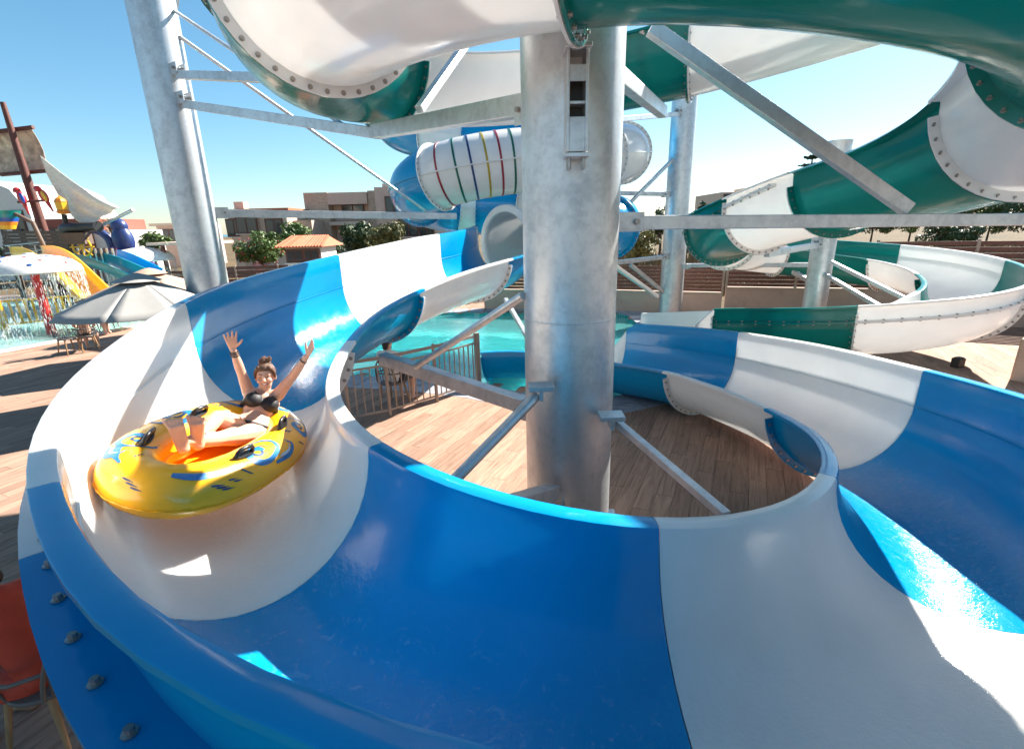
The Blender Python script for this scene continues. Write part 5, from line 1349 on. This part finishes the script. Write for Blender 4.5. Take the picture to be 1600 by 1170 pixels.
# kiosk with tiled roof
D = 24.8; h = thing('kiosk', (X_(465, D), D, 0), 'white kiosk with terracotta tiled roof beyond the blue slide', 'kiosk')
x0, x1 = X_(440, D), X_(496, D); ze = Z_(465, 386, D); zr = Z_(465, 374, D)
wall_box(h, x0, x1, D, D+2.2, ze, 'plaster_white')
window(h, (x0+x1)/2-.42, D, ze-.42, .72, .50); window(h, (x0+x1)/2+.42, D, ze-.42, .62, .50)
rf = obj('roof', MB().add([(x0-.3, D-.55, ze), (x1+.3, D-.55, ze), (x1+.1, D+1.1, zr+.12), (x0-.1, D+1.1, zr+.12), (x0-.3, D+2.6, ze), (x1+.3, D+2.6, ze)], [(0, 1, 2, 3), (3, 2, 5, 4), (0, 3, 4), (1, 5, 2)]), 'roof_tile', h)
nt_ = 16
for k in range(nt_):
    f = (k+.5)/nt_; a = Vector((x0-.3, D-.57, ze+.015)).lerp(Vector((x1+.3, D-.57, ze+.015)), f); b = Vector((x0-.1, D+1.1, zr+.14)).lerp(Vector((x1+.1, D+1.1, zr+.14)), f)
    obj('tile_row', MB().cyl(a, b, .055, 6), 'roof_tile', rf, smooth=60)
# house behind the green slide
D = 60; h = thing('house', (X_(1165, D), D, 0), 'low cream house with red awning above the green slide', 'house')
wall_box(h, X_(1122, D), X_(1260, D), D, D+8, Z_(1150, 300, D), 'plaster_cream'); wall_box(h, X_(1185, D), X_(1230, D), D+.5, D+7.5, Z_(1150, 290, D), 'plaster_cream', 'upper_wall')
obj('awning', MB().box((X_(1160, D), D-.8, Z_(1160, 309, D)), (3.0, 1.6, .3)), 'roof_tile', h); window(h, X_(1134, D), D, Z_(1134, 315, D), 1.0, 1.5); window(h, X_(1160, D), D, Z_(1160, 318, D), 1.4, 1.3)
# buildings behind the ship
D = 40; h = thing('house', (X_(15, D), D, 0), 'tall white gabled building rising behind the pirate ship', 'house')
x0, x1 = X_(-70, D), X_(52, D); ze = Z_(40, 335, D); zp = Z_(5, 281, D)
wall_box(h, x0, x1, D, D+9, ze, 'plaster_white'); xm = X_(2, D)
obj('gable', MB().add([(x0, D+.01, ze), (x1, D+.01, ze), (X_(30, D), D+.01, (ze+zp)/2+.6), (xm, D+.01, zp), (x0, D+.01, zp), (x0, D+9, ze), (x1, D+9, ze), (X_(30, D), D+9, (ze+zp)/2+.6), (xm, D+9, zp), (x0, D+9, zp)], [(0, 1, 2, 3, 4), (9, 8, 7, 6, 5), (1, 6, 7, 2), (2, 7, 8, 3), (3, 8, 9, 4), (0, 4, 9, 5)]), 'plaster_white', h)
window(h, X_(30, D), D, Z_(30, 345, D), 1.0, 1.4)
D = 36; h = thing('house', (X_(95, D), D, 0), 'flat brick-red building behind the draped white sail', 'house')
wall_box(h, X_(55, D), X_(132, D), D, D+6, Z_(95, 342, D), 'brick_red'); wall_box(h, X_(132, D)+.02, X_(160, D), D+.5, D+6, Z_(140, 360, D), 'plaster_white', 'side_wall'); window(h, X_(90, D), D, Z_(90, 372, D), 1.2, 1.2)
D = 52; h = thing('house', (X_(262, D), D, 0), 'small pink house seen between the purple octopus and the column', 'house')
wall_box(h, X_(243, D), X_(292, D), D, D+6, Z_(262, 352, D), 'plaster_pink'); window(h, X_(262, D), D, Z_(262, 368, D), 1.6, 1.1); obj('roof_edge', MB().box((X_(262, D), D+3, Z_(262, 351, D)), (3.6, 6.4, .25)), 'plaster_cream', h)
# pergola by the column
D = 27; h = thing('pergola', (X_(262, D), D, 0), 'brown timber pergola with pale roof beside the column', 'pergola')
zt = Z_(262, 381, D)
obj('roof', MB().box((X_(268, D), D+1.4, zt), (2.9, 3.2, .14)), 'plaster_cream', h)
for px in (246, 292):
    for dy in (0, 2.6): obj('post', MB().box((X_(px, D), D+dy, zt/2), (.16, .16, zt)), 'slat_brown', h)
for k in range(4): obj('rail', MB().box((X_(268, D), D-.05, .35+.28*k), (2.7, .05, .14)), 'slat_brown', h)
# boundary line: low walls and hedges far left are stuff of the terrain
# ---------------------------------------------------------------- vegetation
def leafmat(name, a, b2):
    m, t, b = _nodes(name)
    n = noise(t, .8, 4, .6); at = t.nodes.new('ShaderNodeAttribute'); at.attribute_name = 'rnd'
    ad = t.nodes.new('ShaderNodeMath'); ad.operation = 'ADD'; t.links.new(n.outputs['Fac'], ad.inputs[0]); t.links.new(at.outputs['Fac'], ad.inputs[1])
    mr = maprange(t, ad.outputs[0], .3, 1.6, 0, 1); rp = ramp(t, mr.outputs[0], [(0, a), (1, b2)]); t.links.new(rp.outputs[0], b.inputs['Base Color'])
    b.inputs['Roughness'].default_value = .55; b.inputs['Transmission Weight'].default_value = 0
    return m
leafmat('leaf_green', (.025, .055, .010), (.13, .20, .035)); leafmat('leaf_dark', (.012, .030, .010), (.06, .10, .025)); leafmat('leaf_olive', (.06, .07, .02), (.24, .22, .07)); leafmat('leaf_dry', (.07, .05, .018), (.26, .17, .075))
mat('bark', (.09, .06, .04), .9, var=.3, bmp=.5); mat('flower_red', (.55, .04, .05), .6); mat('straw', (.42, .28, .12), .9, var=.3)
def leaf_cloud(c, rad, n, size, seed, clumps=26, squash=.25):
    rng = np.random.default_rng(seed); c = np.array(c, float); rad = np.array(rad, float)
    cc = rng.normal(size=(clumps, 3)); cc /= np.linalg.norm(cc, axis=1)[:, None]; cc *= rng.uniform(.25, .95, (clumps, 1)); cc[:, 2] = np.maximum(cc[:, 2], -.75)
    cr = rng.uniform(.20, .42, clumps)
    k = rng.integers(0, clumps, n); d = rng.normal(size=(n, 3)); d /= np.linalg.norm(d, axis=1)[:, None]
    p = cc[k]+d*(cr[k]*rng.uniform(.55, 1.05, n)**.6)[:, None]; P = c+p*rad
    u = rng.normal(size=(n, 3)); u /= np.linalg.norm(u, axis=1)[:, None]; v = np.cross(u, d); v /= np.linalg.norm(v, axis=1)[:, None]+1e-9
    s = size*rng.uniform(.6, 1.3, n)[:, None]
    V4 = np.stack([P-u*s, P-v*s*.45, P+u*s, P+v*s*.45], 1).reshape(-1, 3)
    return V4, np.repeat(rng.uniform(0, .6, clumps)[k]+rng.uniform(0, .4, n), 4)
def leaves(name, V4, rn, m_, parent):
    me = bpy.data.meshes.new(name); n = len(V4)//4
    me.vertices.add(len(V4)); me.vertices.foreach_set('co', V4.astype(np.float32).ravel())
    me.loops.add(len(V4)); me.loops.foreach_set('vertex_index', np.arange(len(V4), dtype=np.int32)); me.polygons.add(n); me.polygons.foreach_set('loop_start', np.arange(0, 4*n, 4, dtype=np.int32))
    me.update(calc_edges=True); a = me.attributes.new('rnd', 'FLOAT', 'POINT'); a.data.foreach_set('value', rn.astype(np.float32)); me.materials.append(MATS[m_])
    o = obj(name, me, None, parent); o['kind'] = 'stuff' if False else ''; del o['kind']; return o
def tree(name, label, x, y, z0, rad, n, size, m_, seed, cat='tree', group=None, flowers=0, trunk=.09):
    t = thing(name, (x, y, 0), label, cat, group)
    cz = z0
    V4, rn = leaf_cloud((x, y, cz), rad, n, size, seed); leaves('crown', V4, rn, m_, t)
    mb = MB(); limb(mb, [Vector((x, y, -.05)), Vector((x+.05, y, cz*.6)), Vector((x, y, cz))], [trunk*1.3, trunk, trunk*.6], 8, 3)
    random.seed(seed)
    for k in range(5):
        a = random.uniform(0, 2*PI); limb(mb, [Vector((x, y, cz*random.uniform(.5, .8))), Vector((x+rad[0]*.6*math.cos(a), y+rad[1]*.6*math.sin(a), cz+rad[2]*random.uniform(0, .5)))], [trunk*.6, trunk*.2], 6, 3)
    obj('trunk', mb, 'bark', t, smooth=60)
    if flowers:
        rng = np.random.default_rng(seed+5); mbf = MB()
        for k in range(flowers):
            d = rng.normal(size=3); d /= np.linalg.norm(d); d[1] = -abs(d[1]); q = np.array((x, y, cz))+d*np.array(rad)*rng.uniform(.62, .9); mbf.ball(tuple(q), .05, 6, 4)
        o = obj('blossom', mbf, 'flower_red', t); o['kind'] = 'stuff'
    return t
def px_tree(name, label, px0, px1, py0, py1, D, n, size, m_, seed, **kw):
    x0, x1 = X_(px0, D), X_(px1, D); zt, zb = Z_((px0+px1)/2, py0, D), Z_((px0+px1)/2, py1, D); zb = max(zb, .1)
    return tree(name, label, (x0+x1)/2, D, (zt+zb)/2, ((x1-x0)/2, (x1-x0)/2*.8, (zt-zb)/2), n, size, m_, seed, **kw)
px_tree('flowering_shrub', 'leafy shrub with red blossoms in front of the stone house', 352, 444, 362, 424, 30.5, 5200, .10, 'leaf_green', 11, cat='shrub', flowers=46)
px_tree('garden_tree', 'bright green rounded tree behind the kiosk roof', 412, 482, 347, 396, 36, 4200, .12, 'leaf_green', 12)
px_tree('garden_tree', 'dark green tree in front of the pink house balcony', 520, 585, 345, 400, 38, 4200, .12, 'leaf_dark', 13)
px_tree('garden_tree', 'olive green tree in front of the pink house windows', 568, 642, 344, 396, 36, 4200, .12, 'leaf_olive', 14)
px_tree('garden_bush', 'dark bush beside the end of the kiosk roof', 488, 530, 372, 404, 30, 2600, .10, 'leaf_dark', 15, cat='bush')
px_tree('garden_bush', 'green bush seen between the octopus and the pergola', 203, 256, 362, 392, 38, 2600, .12, 'leaf_green', 16, cat='bush')
px_tree('garden_bush', 'green bush behind the pirate ship hull', -12, 22, 378, 420, 30, 2000, .12, 'leaf_dark', 17, cat='bush')
px_tree('garden_tree', 'small dark tree beside the tall column, behind the green slide', 1014, 1052, 322, 372, 36, 2200, .12, 'leaf_dark', 18)
px_tree('garden_tree', 'small dark tree behind the start of the green spiral', 1084, 1112, 316, 350, 40, 1800, .12, 'leaf_dark', 19)
px_tree('garden_bush', 'yellowish bush beyond the slatted wall, behind the round blue tube end', 964, 1032, 352, 408, 25, 3600, .09, 'leaf_olive', 20, cat='bush')
px_tree('field_bush', 'solitary dark bush standing in the dry field', 1450, 1528, 340, 392, 31, 4600, .10, 'leaf_dark', 21, cat='bush')
for k, (a, b2, t0, b3, D, mm) in enumerate(((1330, 1400, 318, 366, 62, 'leaf_dark'), (1385, 1465, 312, 364, 66, 'leaf_green'), (1455, 1530, 310, 362, 68, 'leaf_dark'), (1515, 1580, 306, 364, 64, 'leaf_green'), (1562, 1660, 300, 364, 60, 'leaf_dark'))):
    px_tree('field_tree', ['dark tree starting the row beyond the field, over the green spiral', 'pale green tree behind the beam end, beyond the field', 'dark tree directly behind the solitary field bush', 'pale green tree beyond the field, between two dark ones', 'dark tree closing the row beyond the field'][k], a, b2, t0, b3, D, 3600, .2, mm, 30+k, group='trees beyond the dry field')
# norfolk pine: tiers of drooping branches
D = 44; b = uy(1262, 300, D); x, y = float(b[0]), D; zt = Z_(1272, 226, D); t = thing('conifer', (x, y, 0), 'tall tiered conifer rising behind the green slide', 'tree')
mb = MB(); limb(mb, [Vector((x, y, 0)), Vector((x, y, zt*.6)), Vector((x, y, zt))], [.22, .14, .03], 8, 4); obj('trunk', mb, 'bark', t, smooth=60)
Vs, Rs = [], []; rng = np.random.default_rng(4)
for k in range(9):
    z = zt-.35-k*.62; L = .45+.28*k
    for q in range(7):
        a = q*2*PI/7+k*.4+rng.uniform(-.1, .1); n = 70; f = rng.uniform(.1, 1, n)
        P = np.stack([x+L*f*math.cos(a), y+L*f*math.sin(a), z-.10*f+.16*f*f], 1)+rng.normal(size=(n, 3))*.07*(1.1-f)[:, None]
        u = rng.normal(size=(n, 3)); u /= np.linalg.norm(u, axis=1)[:, None]; v = np.cross(u, rng.normal(size=(n, 3))); v /= np.linalg.norm(v, axis=1)[:, None]
        Vs.append(np.stack([P-u*.11, P-v*.05, P+u*.11, P+v*.05], 1).reshape(-1, 3)); Rs.append(np.repeat(rng.uniform(0, .6, n), 4))
leaves('crown', np.concatenate(Vs), np.concatenate(Rs), 'leaf_dark', t)
# spiky dry plant by the draped sail
D = 31; b = uy(182, 392, D); x, y = float(b[0]), D; z0 = 1.0; zt = Z_(182, 330, D); t = thing('spiky_tree', (x, y, 0), 'sparse spiky tree behind the draped white sail', 'tree')
mb = MB(); limb(mb, [Vector((x, y, 0)), Vector((x, y, zt*.55)), Vector((x, y, zt*.9))], [.14, .10, .04], 8, 3); obj('trunk', mb, 'bark', t, smooth=60)
rng = np.random.default_rng(9); V4 = []; rn = []
for k in range(420):
    a = rng.uniform(0, 2*PI); el = rng.uniform(-.1, 1.2); c = np.array((x, y, zt*rng.uniform(.35, .85))); d = np.array((math.cos(a)*math.cos(el), math.sin(a)*math.cos(el), math.sin(el))); L = rng.uniform(.5, 1.25)*(1.0-.3*el); s = np.cross(d, (0, 0, 1)); s /= np.linalg.norm(s); b1 = c+d*.25; e = c+d*L; m_ = (b1+e)/2
    V4 += [b1, m_+s*.03, e, m_-s*.03]; rn += [rng.uniform(0, 1)]*4
leaves('crown', np.array(V4), np.array(rn), 'leaf_dry', t)
# dry grass beyond the wall (uncountable)
rng = np.random.default_rng(77); n = 26000; xs = rng.uniform(5, 46, n); ys = rng.uniform(18.2, 46, n); ok = ys > 26-.45*xs; xs = xs[ok]; ys = ys[ok]; n = len(xs)
P = np.stack([xs, ys, np.zeros(n)-.02], 1); hgt = rng.uniform(.25, .75, n)[:, None]*np.array([[0, 0, 1]]); ln = rng.normal(size=(n, 3))*.12; ln[:, 2] = 0; sd = rng.normal(size=(n, 3))*.05; sd[:, 2] = 0
V4 = np.stack([P-sd, P+sd, P+hgt+ln+sd*.4, P+hgt+ln-sd*.4], 1).reshape(-1, 3)
o = leaves('dry_grass', V4, np.repeat(rng.uniform(0, 1, n), 4), 'leaf_dry', None); tag(o, 'dry straw-coloured grass covering the field beyond the wall', 'grass', kind='stuff')
print('objects', len(bpy.data.objects))
